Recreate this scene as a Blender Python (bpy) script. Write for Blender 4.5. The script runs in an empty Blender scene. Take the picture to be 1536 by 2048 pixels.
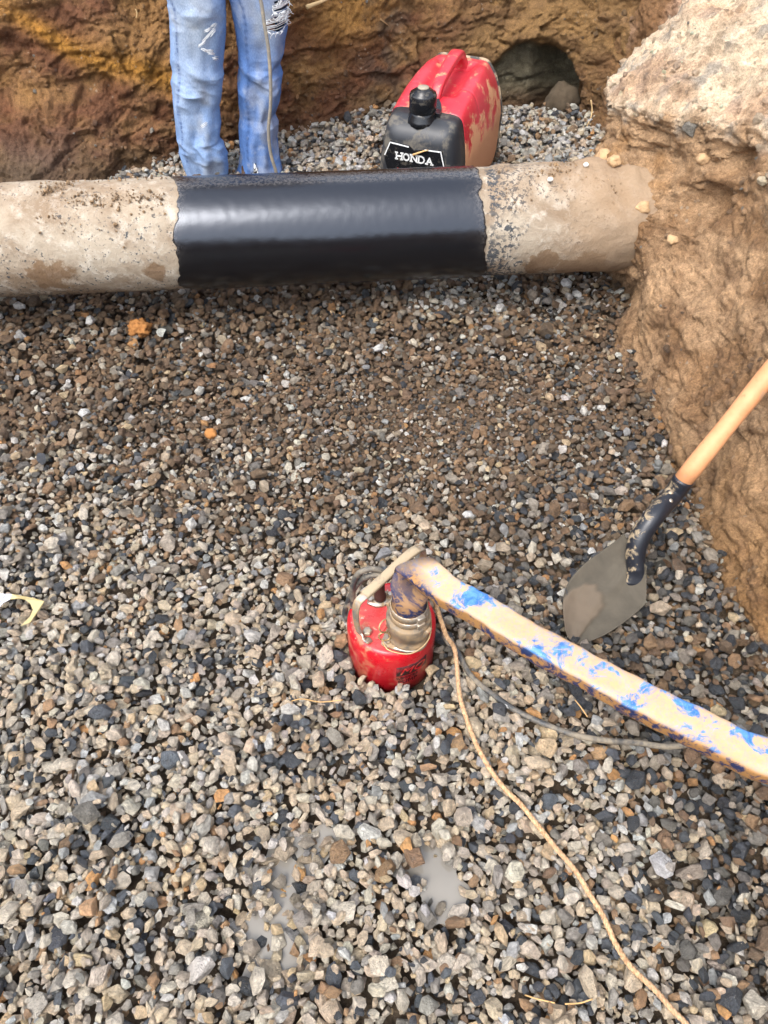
import bpy, bmesh, math, random
import numpy as np
from mathutils import Vector, Matrix, Euler, noise as mn

random.seed(7); RNG = np.random.default_rng(7)
scene = bpy.context.scene
R = math.radians
# ------------------------------------------------------------------ camera, sky, sun, exposure
CAM_H, PITCH, FOC = 1.35, R(50), 1536.0
cam_d = bpy.data.cameras.new('camera'); cam = bpy.data.objects.new('camera', cam_d)
scene.collection.objects.link(cam); scene.camera = cam
cam.location = (0, 0, CAM_H); cam.rotation_euler = (math.pi / 2 - PITCH, 0, 0)
cam_d.sensor_fit = 'HORIZONTAL'; cam_d.sensor_width = 36; cam_d.lens = 36
cam_d.clip_start = 0.02; cam_d.clip_end = 400
world = bpy.data.worlds.new("World"); scene.world = world; world.use_nodes = True
wn = world.node_tree; wbg = wn.nodes['Background']
sky = wn.nodes.new('ShaderNodeTexSky'); sky.sky_type = 'NISHITA'; sky.sun_disc = False
SUN_EL, SUN_AZ = R(58), R(215)         # azimuth clockwise from +Y
sky.sun_elevation = SUN_EL; sky.sun_rotation = SUN_AZ
sky.air_density = 1.0; sky.dust_density = 2.5; sky.ozone_density = 1.0
hs = wn.nodes.new('ShaderNodeHueSaturation'); hs.inputs['Saturation'].default_value = 0.42
wn.links.new(sky.outputs[0], hs.inputs['Color']); wn.links.new(hs.outputs[0], wbg.inputs[0])
wbg.inputs[1].default_value = 0.15
sun_d = bpy.data.lights.new('sun', 'SUN'); sun = bpy.data.objects.new('sun', sun_d)
scene.collection.objects.link(sun)
sun_d.energy = 0.6; sun_d.angle = R(28); sun_d.color = (1.0, 0.95, 0.88)
sdir = Vector((math.sin(SUN_AZ) * math.cos(SUN_EL), math.cos(SUN_AZ) * math.cos(SUN_EL), math.sin(SUN_EL)))
sun.rotation_euler = sdir.to_track_quat('Z', 'Y').to_euler(); sun.location = sdir * 20
scene.view_settings.view_transform = 'Standard'; scene.view_settings.look = 'None'
scene.view_settings.gamma = 1; scene.view_settings.use_curve_mapping = False
scene.view_settings.exposure = 1.85

# ------------------------------------------------------------------ helpers
def ray(x, y):
    a = (x - 768) / FOC; b = (1024 - y) / FOC
    c, s = math.cos(PITCH), math.sin(PITCH)
    return Vector((a, c + b * s, -s + b * c))
def PZ(x, y, z=0.0):
    d = ray(x, y); t = (z - CAM_H) / d.z; return Vector((0, 0, CAM_H)) + d * t
def PY(x, y, Y):
    d = ray(x, y); t = Y / d.y; return Vector((0, 0, CAM_H)) + d * t
def PT(x, y, t):
    return Vector((0, 0, CAM_H)) + ray(x, y) * t
def s2l(c):
    return tuple((v / 255 / 12.92) if v / 255 <= 0.04045 else ((v / 255 + 0.055) / 1.055) ** 2.4 for v in c)
def sstep(a, b, x):
    x = np.clip((x - a) / (b - a), 0, 1); return x * x * (3 - 2 * x)
def lerp(a, b, t): return a + (b - a) * t

def link(o): scene.collection.objects.link(o); return o
def tag(o, label=None, cat=None, group=None, kind=None):
    if label: o['label'] = label
    if cat: o['category'] = cat
    if group: o['group'] = group
    if kind: o['kind'] = kind
    return o
def thing(name, label, cat, loc=(0, 0, 0), rotz=0, group=None):
    o = bpy.data.objects.new(name, None); link(o); o.location = loc; o.rotation_euler = (0, 0, rotz)
    o.empty_display_size = 0.05
    return tag(o, label, cat, group)
def mesh_obj(name, verts, faces, mat, parent=None, smooth=True, cols=None, local=False, origin=None):
    """verts are world coordinates unless local=True"""
    me = bpy.data.meshes.new(name)
    off = Vector((0, 0, 0))
    if parent is not None and not local:
        inv = (Matrix.Translation(parent.location) @ parent.rotation_euler.to_matrix().to_4x4()).inverted()
        verts = [inv @ Vector(v) for v in verts]
    elif parent is None:
        if origin is None:
            a = np.array([tuple(v) for v in verts]); origin = Vector(((a[:, 0].min() + a[:, 0].max()) / 2, (a[:, 1].min() + a[:, 1].max()) / 2, a[:, 2].min()))
        off = Vector(origin); verts = [Vector(v) - off for v in verts]
    me.from_pydata([tuple(v) for v in verts], [], faces)
    me.validate(); me.update()
    if smooth:
        me.polygons.foreach_set('use_smooth', [True] * len(me.polygons))
    if cols is not None:
        a = me.color_attributes.new('col', 'FLOAT_COLOR', 'POINT')
        c = np.ones((len(verts), 4), dtype=np.float32); c[:, :np.array(cols).shape[1]] = cols
        a.data.foreach_set('color', c.ravel())
    if mat: me.materials.append(mat)
    o = bpy.data.objects.new(name, me); link(o)
    if parent is not None: o.parent = parent
    else: o.location = off
    return o
def merge(parts):
    V, F = [], []
    for v, f in parts:
        n = len(V); V += list(v); F += [tuple(i + n for i in q) for q in f]
    return V, F
def catmull(pts, n=8):
    pts = [Vector(p) for p in pts]; out = []
    P = [2 * pts[0] - pts[1]] + pts + [2 * pts[-1] - pts[-2]]
    for i in range(1, len(P) - 2):
        for k in range(n):
            t = k / n; a, b, c, d = P[i - 1], P[i], P[i + 1], P[i + 2]
            out.append(0.5 * ((2 * b) + (c - a) * t + (2 * a - 5 * b + 4 * c - d) * t * t + (3 * b - a - 3 * c + d) * t ** 3))
    out.append(pts[-1]); return out
def frames(pts):
    T = []
    for i in range(len(pts)):
        a = pts[max(0, i - 1)]; b = pts[min(len(pts) - 1, i + 1)]
        T.append((b - a).normalized())
    up = Vector((0, 0, 1)) if abs(T[0].z) < 0.9 else Vector((1, 0, 0))
    N = [(up - T[0] * up.dot(T[0])).normalized()]
    for i in range(1, len(pts)):
        v = N[-1] - T[i] * N[-1].dot(T[i])
        N.append(v.normalized() if v.length > 1e-6 else N[-1])
    return T, N
def loft(rings, caps=True, closed=True):
    n = len(rings[0]); V = [p for r in rings for p in r]; F = []
    for i in range(len(rings) - 1):
        for j in range(n if closed else n - 1):
            k = (j + 1) % n
            F.append((i * n + j, i * n + k, (i + 1) * n + k, (i + 1) * n + j))
    if caps:
        F.append(tuple(range(n))[::-1]); F.append(tuple((len(rings) - 1) * n + j for j in range(n)))
    return V, F
def tube(pts, rad, seg=10, caps=True, sx=1.0):
    pts = [Vector(p) for p in pts]; T, N = frames(pts); rings = []
    for i, p in enumerate(pts):
        r = rad(i / (len(pts) - 1)) if callable(rad) else rad
        B = T[i].cross(N[i])
        rings.append([p + (N[i] * math.cos(2 * math.pi * j / seg) + B * math.sin(2 * math.pi * j / seg) * sx) * r for j in range(seg)])
    return loft(rings, caps)
def lathe(prof, c=(0, 0, 0), seg=32, M=None, caps=True):
    """prof: list of (r, z)"""
    rings = []
    for r, z in prof:
        ring = [Vector((r * math.cos(2 * math.pi * j / seg), r * math.sin(2 * math.pi * j / seg), z)) for j in range(seg)]
        if M is not None: ring = [M @ p for p in ring]
        rings.append([p + Vector(c) for p in ring])
    return loft(rings, caps)
def bev_box(size, M=Matrix.Identity(4), bev=0.003, seg=2):
    bm = bmesh.new(); bmesh.ops.create_cube(bm, size=1)
    bmesh.ops.scale(bm, vec=size, verts=bm.verts)
    if bev > 0: bmesh.ops.bevel(bm, geom=bm.edges[:], offset=bev, segments=seg, affect='EDGES', profile=0.6)
    bm.verts.ensure_lookup_table(); bm.verts.index_update()
    V = [M @ v.co for v in bm.verts]; F = [tuple(v.index for v in f.verts) for f in bm.faces]; bm.free()
    return V, F
def look_frame(p, d, up=(0, 0, 1)):
    """matrix whose Z is d"""
    d = Vector(d).normalized(); up = Vector(up)
    x = up.cross(d)
    if x.length < 1e-4: x = Vector((1, 0, 0)).cross(d)
    x.normalize(); y = d.cross(x)
    return Matrix.Translation(Vector(p)) @ Matrix((x, y, d)).transposed().to_4x4()

# ------------------------------------------------------------------ materials
class MT:
    def __init__(s, name):
        s.m = bpy.data.materials.new(name); s.m.use_nodes = True; s.nt = s.m.node_tree; s.n = s.nt.nodes
        s.b = s.n['Principled BSDF']
    def new(s, t, **k):
        n = s.n.new(t)
        for a, b in k.items(): setattr(n, a, b)
        return n
    def l(s, a, b): s.nt.links.new(a, b)
    def coord(s, kind='Object'):
        return s.new('ShaderNodeTexCoord').outputs[kind]
    def noise(s, scale, detail=6, rough=0.55, vec=None, dist=0.0, stretch=None):
        n = s.new('ShaderNodeTexNoise'); n.inputs['Scale'].default_value = scale; n.inputs['Detail'].default_value = detail
        n.inputs['Roughness'].default_value = rough; n.inputs['Distortion'].default_value = dist
        if vec is not None:
            if stretch:
                mp = s.new('ShaderNodeMapping'); mp.inputs['Scale'].default_value = stretch
                s.l(vec, mp.inputs[0]); vec = mp.outputs[0]
            s.l(vec, n.inputs['Vector'])
        return n.outputs['Fac']
    def ramp(s, fac, stops):
        r = s.new('ShaderNodeValToRGB'); e = r.color_ramp.elements
        while len(e) < len(stops): e.new(0.5)
        for q, (p, c) in zip(e, stops):
            q.position = p; q.color = (*c, 1) if len(c) == 3 else c
        s.l(fac, r.inputs[0]); return r.outputs[0]
    def rampf(s, fac, a, b, va=0.0, vb=1.0):
        r = s.new('ShaderNodeMapRange'); r.inputs['From Min'].default_value = a; r.inputs['From Max'].default_value = b
        r.inputs['To Min'].default_value = va; r.inputs['To Max'].default_value = vb
        s.l(fac, r.inputs['Value']); return r.outputs[0]
    def mix(s, fac, a, b, mode='MIX'):
        m = s.new('ShaderNodeMix', data_type='RGBA', blend_type=mode)
        for sock, v in ((m.inputs[0], fac), (m.inputs[6], a), (m.inputs[7], b)):
            if isinstance(v, (int, float)): sock.default_value = v
            elif isinstance(v, tuple): sock.default_value = (*v, 1) if len(v) == 3 else v
            else: s.l(v, sock)
        return m.outputs[2]
    def math(s, op, a, b=0.0):
        m = s.new('ShaderNodeMath', operation=op)
        for sock, v in ((m.inputs[0], a), (m.inputs[1], b)):
            if isinstance(v, (int, float)): sock.default_value = v
            else: s.l(v, sock)
        return m.outputs[0]
    def bump(s, h, strength, dist, prev=None):
        b = s.new('ShaderNodeBump'); b.inputs['Strength'].default_value = strength; b.inputs['Distance'].default_value = dist
        s.l(h, b.inputs['Height'])
        if prev is not None: s.l(prev, b.inputs['Normal'])
        return b.outputs[0]
    def set(s, color=None, rough=None, metal=None, normal=None, spec=None):
        for k, v in (('Base Color', color), ('Roughness', rough), ('Metallic', metal), ('Normal', normal), ('Specular IOR Level', spec)):
            if v is None: continue
            if isinstance(v, (int, float)): s.b.inputs[k].default_value = v
            elif isinstance(v, tuple): s.b.inputs[k].default_value = (*v, 1)
            else: s.l(v, s.b.inputs[k])
        return s.m

DUST = s2l((205, 178, 145)); MUD = s2l((120, 88, 60))

def mat_stone():
    m = MT('crushed_stone')
    a = m.new('ShaderNodeAttribute', attribute_type='INSTANCER', attribute_name='scol')
    w = m.new('ShaderNodeAttribute', attribute_type='INSTANCER', attribute_name='wet')
    oc = m.coord(); off = m.new('ShaderNodeVectorMath', operation='MULTIPLY_ADD')
    m.l(a.outputs['Color'], off.inputs[0]); off.inputs[1].default_value = (37, 51, 23); m.l(oc, off.inputs[2])
    v = off.outputs[0]
    n1 = m.noise(1.3, 6, .65, v); n2 = m.noise(2.2, 4, .6, v, stretch=(1, .6, 5)); n3 = m.noise(9, 4, .6, v)
    f = m.rampf(n1, .3, .7, .62, 1.3)
    c = m.mix(1.0, a.outputs['Color'], f, 'MULTIPLY')
    c = m.mix(m.rampf(n2, .5, .72, 0, .4), c, s2l((104, 96, 88)))
    c = m.mix(m.rampf(n3, .58, .75, 0, .5), c, s2l((200, 190, 172)))
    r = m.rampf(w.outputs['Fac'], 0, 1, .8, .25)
    nb = m.bump(n3, .7, .16, m.bump(n2, .5, .3))
    return m.set(c, r, 0, nb, .5)
def mat_soil(name='soil', rough=.9, fine=1.0, wet=False):
    m = MT(name); a = m.new('ShaderNodeAttribute', attribute_name='col')
    c0 = m.coord()
    n1 = m.noise(14, 8, .7, c0, 0.6); n2 = m.noise(70, 6, .75, c0, .5); n3 = m.noise(240, 5, .7, c0)
    c = m.mix(1.0, a.outputs['Color'], m.ramp(n1, [(.25, (.55, .5, .46)), (.5, (1, 1, 1)), (.78, (1.35, 1.32, 1.28))]), 'MULTIPLY')
    c = m.mix(1.0, c, m.ramp(n2, [(.3, (.62, .6, .58)), (.55, (1, 1, 1)), (.75, (1.3, 1.3, 1.3))]), 'MULTIPLY')
    c = m.mix(1.0, c, m.ramp(n3, [(.32, (.66, .64, .62)), (.5, (1, 1, 1)), (.68, (1.32, 1.32, 1.32))]), 'MULTIPLY')
    v = m.new('ShaderNodeTexVoronoi'); v.inputs['Scale'].default_value = 46; m.l(c0, v.inputs['Vector']); v.inputs['Randomness'].default_value = 1
    pe = m.math('MULTIPLY', m.rampf(v.outputs['Distance'], .16, .22, 1, 0), m.rampf(m.noise(9, 2, .5, c0), .58, .66, 0, 1))
    c = m.mix(m.math('MULTIPLY', pe, .6), c, s2l((165, 150, 130)))
    nb = m.bump(n1, .7 * fine, .03); nb = m.bump(n2, 1.0 * fine, .012, nb); nb = m.bump(n3, .9 * fine, .004, nb); nb = m.bump(pe, .4, .004, nb)
    r = m.rampf(a.outputs['Alpha'], 0, 1, .45, rough)
    return m.set(c, r, 0, nb, .35)
def mat_plain(name, col, rough=.5, metal=0.0, dust=0.0, dustcol=DUST, scale=20, bump=.1, dist=.001, lo=.5, hi=.6, spec=.5):
    m = MT(name); c0 = m.coord()
    n = m.noise(scale, 7, .65, c0, .4); n2 = m.noise(scale * 6, 5, .6, c0)
    c = m.mix(m.rampf(n2, .35, .7, 0, .25), col, tuple(x * .6 for x in col))
    r = rough
    if dust > 0:
        mk = m.math('MULTIPLY', m.rampf(m.math('ADD', n, m.math('MULTIPLY', n2, .25)), lo + .12, hi + .12), dust)
        c = m.mix(mk, c, dustcol); r = m.rampf(mk, 0, 1, rough, .9)
    return m.set(c, r, metal, m.bump(n2, bump, dist), spec)
M_STONE = mat_stone(); M_SOIL = mat_soil()
# ------------------------------------------------------------------ terrain
def fbm(x, y, z, sc, oct=4, h=0.9, lac=2.1):
    return mn.fractal(Vector((x * sc, y * sc, z * sc)), h, lac, oct)
PIPE_A = PZ(0, 484, .25); PIPE_B = PZ(1230, 434, .25); PIPE_R = .14
PIPE_D = (PIPE_B - PIPE_A).normalized()
PUMP = Vector((.0145, .796, 0)); PUMP_R = .087

_ph = RNG.uniform(0, 6.28, (8, 2)); _fr = RNG.uniform(2, 11, (8, 2)) * RNG.choice([-1, 1], (8, 2))
def macro(x, y):
    x = np.asarray(x, float); y = np.asarray(y, float)
    z = np.zeros_like(x)
    for i in range(8):
        z = z + .0045 * np.sin(_fr[i, 0] * x + _fr[i, 1] * y + _ph[i, 0])
    z = z + .03 * sstep(2.75, 3.15, y) * np.exp(-((x + .10) / .45) ** 2)
    z = z - .045 * np.exp(-(((x - PUMP.x) ** 2 + (y - PUMP.y) ** 2) / .15 ** 2))
    z = z + .025 * np.exp(-((x - .95) / .22) ** 2)
    z = z - .044 * puddle_mask(x, y) - .030 * np.exp(-(((x - .44) / .11) ** 2 + ((y - .90) / .12) ** 2) ** 1.5)
    return z
PUD = [(PZ(605, 1700), .047, .036), (PZ(570, 1765), .052, .042), (PZ(555, 1845), .048, .054), (PZ(545, 1925), .042, .042),
       (PZ(868, 1728), .042, .034), (PZ(880, 1785), .030, .030), (PZ(1330, 1130), .04, .03)]
def puddle_mask(x, y):
    m = np.zeros_like(np.asarray(x, float))
    for c, rx, ry in PUD:
        xx = x + .012 * np.sin(y * 70 + 1) + .006 * np.sin(y * 160); yy = y + .012 * np.sin(x * 80) + .006 * np.sin(x * 190)
        m = np.maximum(m, np.exp(-(((xx - c.x) / rx) ** 2 + ((yy - c.y) / ry) ** 2) ** 1.5))
    return m

# right bank base line and lip line as functions of y
YB = [-1.4, -.3, .3, .72, .96, 1.2, 1.42, 1.6, 1.73, 1.9, 2.06, 2.2, 2.36, 2.6, 2.8, 3.0, 3.2, 3.6]
XB = [.72, .72, .74, .722, .692, .675, .655, .635, .62, .62, .635, .66, .70, .75, .78, .76, .70, .70]
def base_x(y): return np.interp(y, YB, XB)
def lip_x(y): return np.interp(y, [-1.4, 1.0, 1.25, 1.5, 1.7, 1.8, 1.9, 2.0, 2.1, 2.2, 2.35, 2.45], [1.02, 1.0, .94, .92, .90, .84, .735, .64, .565, .585, .65, .72])
def lip_z(y): return np.interp(y, [-1.4, 1.3, 1.7, 1.8, 1.9, 2.1, 2.4], [.66, .62, .60, .58, .55, .505, .51])

# --- gravel bed (dirt and fines under the stones)
def gravel_limits(x, y):
    yb = np.interp(x, [-2.5, -1.37, -.87, -.33, -.06, .3, .6, .8], [2.3, 2.6, 2.74, 2.95, 3.08, 3.18, 3.18, 3.1])
    return (x < base_x(y) + .12) & (y < yb + .12)
nx, ny = 150, 230
V = []; F = []; C = []
xs = np.linspace(-2.6, 1.1, nx); ys = np.linspace(-1.3, 3.7, ny)
for j in range(ny):
    for i in range(nx):
        x, y = xs[i], ys[j]
        mudz = math.exp(-((x - .12) / .5) ** 2 - ((y - 1.5) / .22) ** 2)
        z = float(macro(x, y)) - .030 + .017 * mudz + .008 * fbm(x, y, 0, 9)
        V.append((x, y, z))
        c = np.array(s2l((104, 90, 74))) * (1 - mudz) + np.array(s2l((112, 95, 78))) * mudz
        if y > 2.0: c = np.array(s2l((96, 72, 50)))
        C.append((*c, .8))
for j in range(ny - 1):
    for i in range(nx - 1):
        a = j * nx + i; F.append((a, a + 1, a + nx + 1, a + nx))
bed = mesh_obj('ground', V, F, M_SOIL, cols=C, origin=(0, 0, 0)); tag(bed, 'muddy pit floor under the loose crushed gravel', kind='structure')

# --- stones: shapes
def stone_mesh(i):
    rnd = np.random.default_rng(100 + i)
    bm = bmesh.new(); K = int(rnd.integers(9, 15)); pts = []
    while len(pts) < K:
        d = rnd.normal(size=3); d /= np.linalg.norm(d)
        if all(np.dot(d, q) < .80 for q in pts): pts.append(d)
        elif rnd.random() < .03: K -= 1
    for d in pts: bm.verts.new(Vector(d * rnd.uniform(.86, 1.08)) )
    r = bmesh.ops.convex_hull(bm, input=bm.verts[:])
    bmesh.ops.dissolve_limit(bm, angle_limit=.30, verts=bm.verts[:], edges=bm.edges[:])
    bmesh.ops.bevel(bm, geom=bm.edges[:], offset=.07, segments=2, affect='EDGES', profile=.5, clamp_overlap=True)
    bmesh.ops.triangulate(bm, faces=[f for f in bm.faces if len(f.verts) > 4])
    me = bpy.data.meshes.new('stone'); bm.to_mesh(me); bm.free()
    a = np.array([max(p.area for p in me.polygons)])
    me.polygons.foreach_set('use_smooth', [True] * len(me.polygons))
    me.materials.append(M_STONE)
    nrm = [v.normal.copy() for v in me.vertices]
    # keep the big facets flat: their corners take the facet normal
    best = [0.0] * len(me.vertices); acc = [Vector((0, 0, 0)) for _ in me.vertices]
    for p in me.polygons:
        for v in p.vertices: acc[v] += p.normal * p.area ** 1.5
    me.normals_split_custom_set_from_vertices([a_.normalized() if a_.length > 0 else n_ for a_, n_ in zip(acc, nrm)])
    return me
NV = 22
SM = [stone_mesh(i) for i in range(NV)]
# --- stones: drop them one by one on a height field
RES = .004; X0, Y0 = -1.9, -.55
GW, GH = int(2.95 / RES), int(4.0 / RES)
gx = X0 + np.arange(GW) * RES; gy = Y0 + np.arange(GH) * RES
GX, GY = np.meshgrid(gx, gy); MAC = macro(GX, GY)
HM = MAC - .034
BLK = []
def blocked(x, y):
    b = (x - PUMP.x) ** 2 + (y - PUMP.y) ** 2 < (PUMP_R + .004) ** 2
    return b
def stone_size(x, y, n):
    return stone_size0(x, y, n) * np.where(RNG.random(n) < .35, .62, 1.04)
def stone_size0(x, y, n):
    """mean half length"""
    fine = np.exp(-((x - .14) / .48) ** 2 - ((y - 1.48) / .24) ** 2)
    fine2 = np.exp(-((x + .25) / .5) ** 2 - ((y - 1.15) / .3) ** 2)
    m = .0094 * (1 - .36 * fine - .12 * fine2)
    m = m * np.where(y > 2.4, 1.1, 1.0)
    return m * np.exp(RNG.normal(0, .36, n))
NST = 98000
cx = RNG.uniform(X0 + .02, X0 + 2.92, NST * 2); cy = RNG.uniform(Y0 + .02, 3.42, NST * 2)
# thin out what the camera cannot see well
keepp = np.where((np.abs(cx) < .62 * (cy * .62 + 1.15)), 1.0, .35)
fine_boost = np.exp(-((cx - .14) / .48) ** 2 - ((cy - 1.48) / .24) ** 2)
ok = gravel_limits(cx, cy) & ~blocked(cx, cy) & (RNG.random(NST * 2) < keepp * .62 + .38 * fine_boost)
cx, cy = cx[ok], cy[ok]; NST = min(len(cx), 94000); cx, cy = cx[:NST], cy[:NST]
A = np.clip(stone_size(cx, cy, NST), .0042, .023)
B = A * RNG.uniform(.52, .92, NST); Cc = A * RNG.uniform(.38, .72, NST)
YAW = RNG.uniform(0, 6.283, NST)
POS = np.zeros((NST, 3)); TIN = np.zeros(NST)
order_dx = RNG.normal(0, .010, (NST, 3)); order_dy = RNG.normal(0, .010, (NST, 3))
for k in range(NST):
    best = None
    r = (A[k] + B[k]) * .44; n = max(1, int(r / RES + .5))
    for q in range(3):
        x = cx[k] + (order_dx[k, q] if q else 0); y = cy[k] + (order_dy[k, q] if q else 0)
        i = int((x - X0) / RES); j = int((y - Y0) / RES)
        if i < n + 1 or j < n + 1 or i >= GW - n - 1 or j >= GH - n - 1: continue
        if q and (x - PUMP.x) ** 2 + (y - PUMP.y) ** 2 < (PUMP_R + .006) ** 2: continue
        sl = HM[j - n:j + n + 1, i - n:i + n + 1]
        m = sl.mean() - MAC[j, i]
        if best is None or m < best[0]: best = (m, x, y, i, j, sl)
    if best is None:
        POS[k] = (cx[k], cy[k], -1); continue
    m, x, y, i, j, sl = best
    zb = .55 * sl.mean() + .45 * sl.max() - .0015
    c = Cc[k]
    ax = np.arange(-n, n + 1) * RES
    d2 = (ax[:, None] ** 2 + ax[None, :] ** 2) / (r * 1.05) ** 2
    dome = np.where(d2 < 1, zb + c + c * .8 * np.sqrt(np.clip(1 - d2, 0, 1)), -9)
    POS[k] = (x, y, zb + c * .9)
    gx_ = (sl[:, -1].mean() - sl[:, 0].mean()) ; gy_ = (sl[-1].mean() - sl[0].mean())
    np.maximum(sl, dome, out=sl)
    TIN[k] = zb + c * 1.7
# re-level: visible surface should sit on macro
ii = ((POS[:, 0] - X0) / RES).astype(int).clip(0, GW - 1); jj = ((POS[:, 1] - Y0) / RES).astype(int).clip(0, GH - 1)
TOP = HM[jj, ii]
shift = float(np.median((HM - MAC)[::7, ::7][gravel_limits(GX, GY)[::7, ::7]]))
POS[:, 2] -= shift; HM -= shift; TOP -= shift; TIN -= shift
bed.location.z = -.010
def surf(x, y, r=.01):
    i = int((x - X0) / RES); j = int((y - Y0) / RES); n = max(1, int(r / RES))
    if i < n or j < n or i >= GW - n or j >= GH - n: return 0.0
    return float(HM[j - n:j + n + 1, i - n:i + n + 1].mean() * .5 + HM[j - n:j + n + 1, i - n:i + n + 1].max() * .5)
ROT = np.stack([RNG.normal(0, .38, NST), RNG.normal(0, .38, NST), YAW], 1)
steep = RNG.random(NST) < .12; ROT[steep, 0] += RNG.choice([-1, 1], steep.sum()) * .8
SCL = np.stack([A, B, Cc], 1) * 1.12; IDX = RNG.integers(0, NV, NST)
# colours: kinds of rock
PAL = np.array([s2l(c) for c in [(176, 161, 141), (150, 141, 130), (128, 124, 119), (66, 71, 78), (52, 56, 62), (206, 198, 184),
                                 (226, 224, 220), (170, 128, 84), (134, 108, 82), (120, 98, 77), (104, 87, 70), (146, 148, 150), (196, 174, 142), (92, 90, 86)]])
def probs(x, y):
    near = np.array([.31, .15, .08, .045, .045, .21, .07, .012, .035, .01, .00, .025, .04, .013])
    brown = np.array([.045, .06, .05, .03, .015, .008, .004, .010, .24, .25, .13, .02, .02, .03])
    right = np.array([.08, .13, .14, .12, .12, .03, .006, .012, .08, .11, .03, .04, .02, .10])
    back = np.array([.11, .12, .12, .07, .03, .15, .15, .01, .05, .04, .02, .12, .01, .01])
    P = np.zeros((len(x), len(near)))
    nz = np.array([mn.noise(Vector((a * 3.1, b * 3.1, 0))) for a, b in zip(x, y)]) * .22
    nz2 = np.array([mn.noise(Vector((a * 6, b * 6, 4))) for a, b in zip(x, y)])
    wb = sstep(.78, 1.50, y + nz - .12 * np.clip(-x - .1, 0, 1) + .06 * np.clip(x, 0, 1)) * (1 - sstep(2.25, 2.5, y + nz * .3))
    wk = sstep(2.25, 2.5, y + nz * .3)
    wr = sstep(.18, .50, x + nz - .0 + .12 * (y - .6)) * (1 - wb) * (1 - wk)
    wn = np.clip(1 - wb - wr - wk, 0, 1)
    wp = np.exp(-((x - .22) / .20) ** 2 - ((y - 1.97) / .09) ** 2) + .7 * np.exp(-((x - .55) / .12) ** 2 - ((y - 2.0) / .08) ** 2); wp = np.clip(wp, 0, 1)
    P = wn[:, None] * near + wb[:, None] * brown + wr[:, None] * right + wk[:, None] * back
    wht = np.array([.08, .10, .08, .06, .03, .20, .28, .01, .03, .02, .01, .09, .0, .01]); P = P * (1 - wp[:, None] * .8) + wht * wp[:, None] * .8; wb = wb * (1 - wp)
    P[:, 6] += .030 * wb
    # patches of darker, wetter stones among the near gravel
    wd = np.clip(nz2 * 2.6 - .15, 0, 1) * (wn + wr * .5)
    dark = np.zeros(len(near)); dark[[2, 3, 4, 13, 11]] = [.2, .3, .25, .15, .1]
    P = P * (1 - wd[:, None] * .38) + dark * wd[:, None] * .38
    global WPM
    WPM = wp
    return P / P.sum(1)[:, None], wb, wr
PR, WB, WR = probs(POS[:, 0], POS[:, 1])
u = RNG.random(NST); kind_i = (PR.cumsum(1) < u[:, None]).sum(1).clip(0, len(PAL) - 1)
COL = PAL[kind_i] * np.exp(RNG.normal(0, .16, NST))[:, None]
COL *= (1 + RNG.normal(0, .015, (NST, 3)))
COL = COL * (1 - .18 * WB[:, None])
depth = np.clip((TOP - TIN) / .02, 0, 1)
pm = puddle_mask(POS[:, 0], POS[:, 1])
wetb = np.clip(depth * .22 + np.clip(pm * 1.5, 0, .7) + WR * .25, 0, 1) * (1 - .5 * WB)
NEARL = 1 - sstep(.5, 1.1, POS[:, 1]); COL = COL * np.array([1.035, 1.0, .935]) * (1.48 + .75 * NEARL * (1 - .7 * WR))[:, None] * (1 - .5 * wetb[:, None]); COL = COL * (1 + .5 * WPM * np.isin(kind_i, [5, 6, 11]))[:, None] * (1 + .45 * sstep(2.15, 2.4, POS[:, 1]))[:, None]; COL = np.clip(COL, .008, None); COL = COL * np.minimum(1, .80 / COL.max(1))[:, None]  # WPM term: pale stones below the pipe brightened to offset its shadow
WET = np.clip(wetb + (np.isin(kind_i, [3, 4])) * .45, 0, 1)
valid = POS[:, 2] > -.5
# --- the 300 stones that show largest are objects of their own
dvec = POS - np.array([0, 0, CAM_H]); Fd = np.array([0, math.cos(PITCH), -math.sin(PITCH)]); Ud = np.array([0, math.sin(PITCH), math.cos(PITCH)])
dep = dvec @ Fd; sxp = dvec[:, 0] / dep; syp = (dvec @ Ud) / dep
infr = (np.abs(sxp) < .49) & (np.abs(syp) < .655) & valid & (TIN > TOP - .003) & (pm < .3)
score = np.where(infr, A * np.sqrt(B / A) / dep, -1)
topk = np.argsort(-score)[:300]
for k in topk:
    o = bpy.data.objects.new('stone', SM[IDX[k]]); link(o)
    o.parent = bed
    o.matrix_local = Matrix.LocRotScale(Vector(POS[k]) - bed.location, Euler(ROT[k]), Vector(SCL[k]))
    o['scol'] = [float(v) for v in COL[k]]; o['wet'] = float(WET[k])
# --- the rest: one object, instanced with geometry nodes
rest = valid.copy(); rest[topk] = False; rest &= (TIN > TOP - .055)
ri = np.where(rest)[0]
me = bpy.data.meshes.new('gravel'); me.from_pydata([tuple(p) for p in POS[ri]], [], [])
def addat(name, typ, arr):
    a = me.attributes.new(name, typ, 'POINT')
    key = {'FLOAT_VECTOR': 'vector', 'FLOAT_COLOR': 'color'}.get(typ, 'value'); a.data.foreach_set(key, np.ascontiguousarray(arr).ravel())
addat('rot', 'FLOAT_VECTOR', ROT[ri].astype(np.float32)); addat('scl', 'FLOAT_VECTOR', SCL[ri].astype(np.float32))
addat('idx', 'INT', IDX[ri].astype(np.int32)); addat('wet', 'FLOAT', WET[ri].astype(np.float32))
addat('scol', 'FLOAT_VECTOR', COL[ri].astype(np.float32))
me.materials.append(M_STONE)
gravel = bpy.data.objects.new('gravel', me); link(gravel)
tag(gravel, 'loose crushed grey and brown gravel covering the floor of the pit', 'gravel', kind='stuff')
pc = bpy.data.collections.new('stone_shapes')
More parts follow.
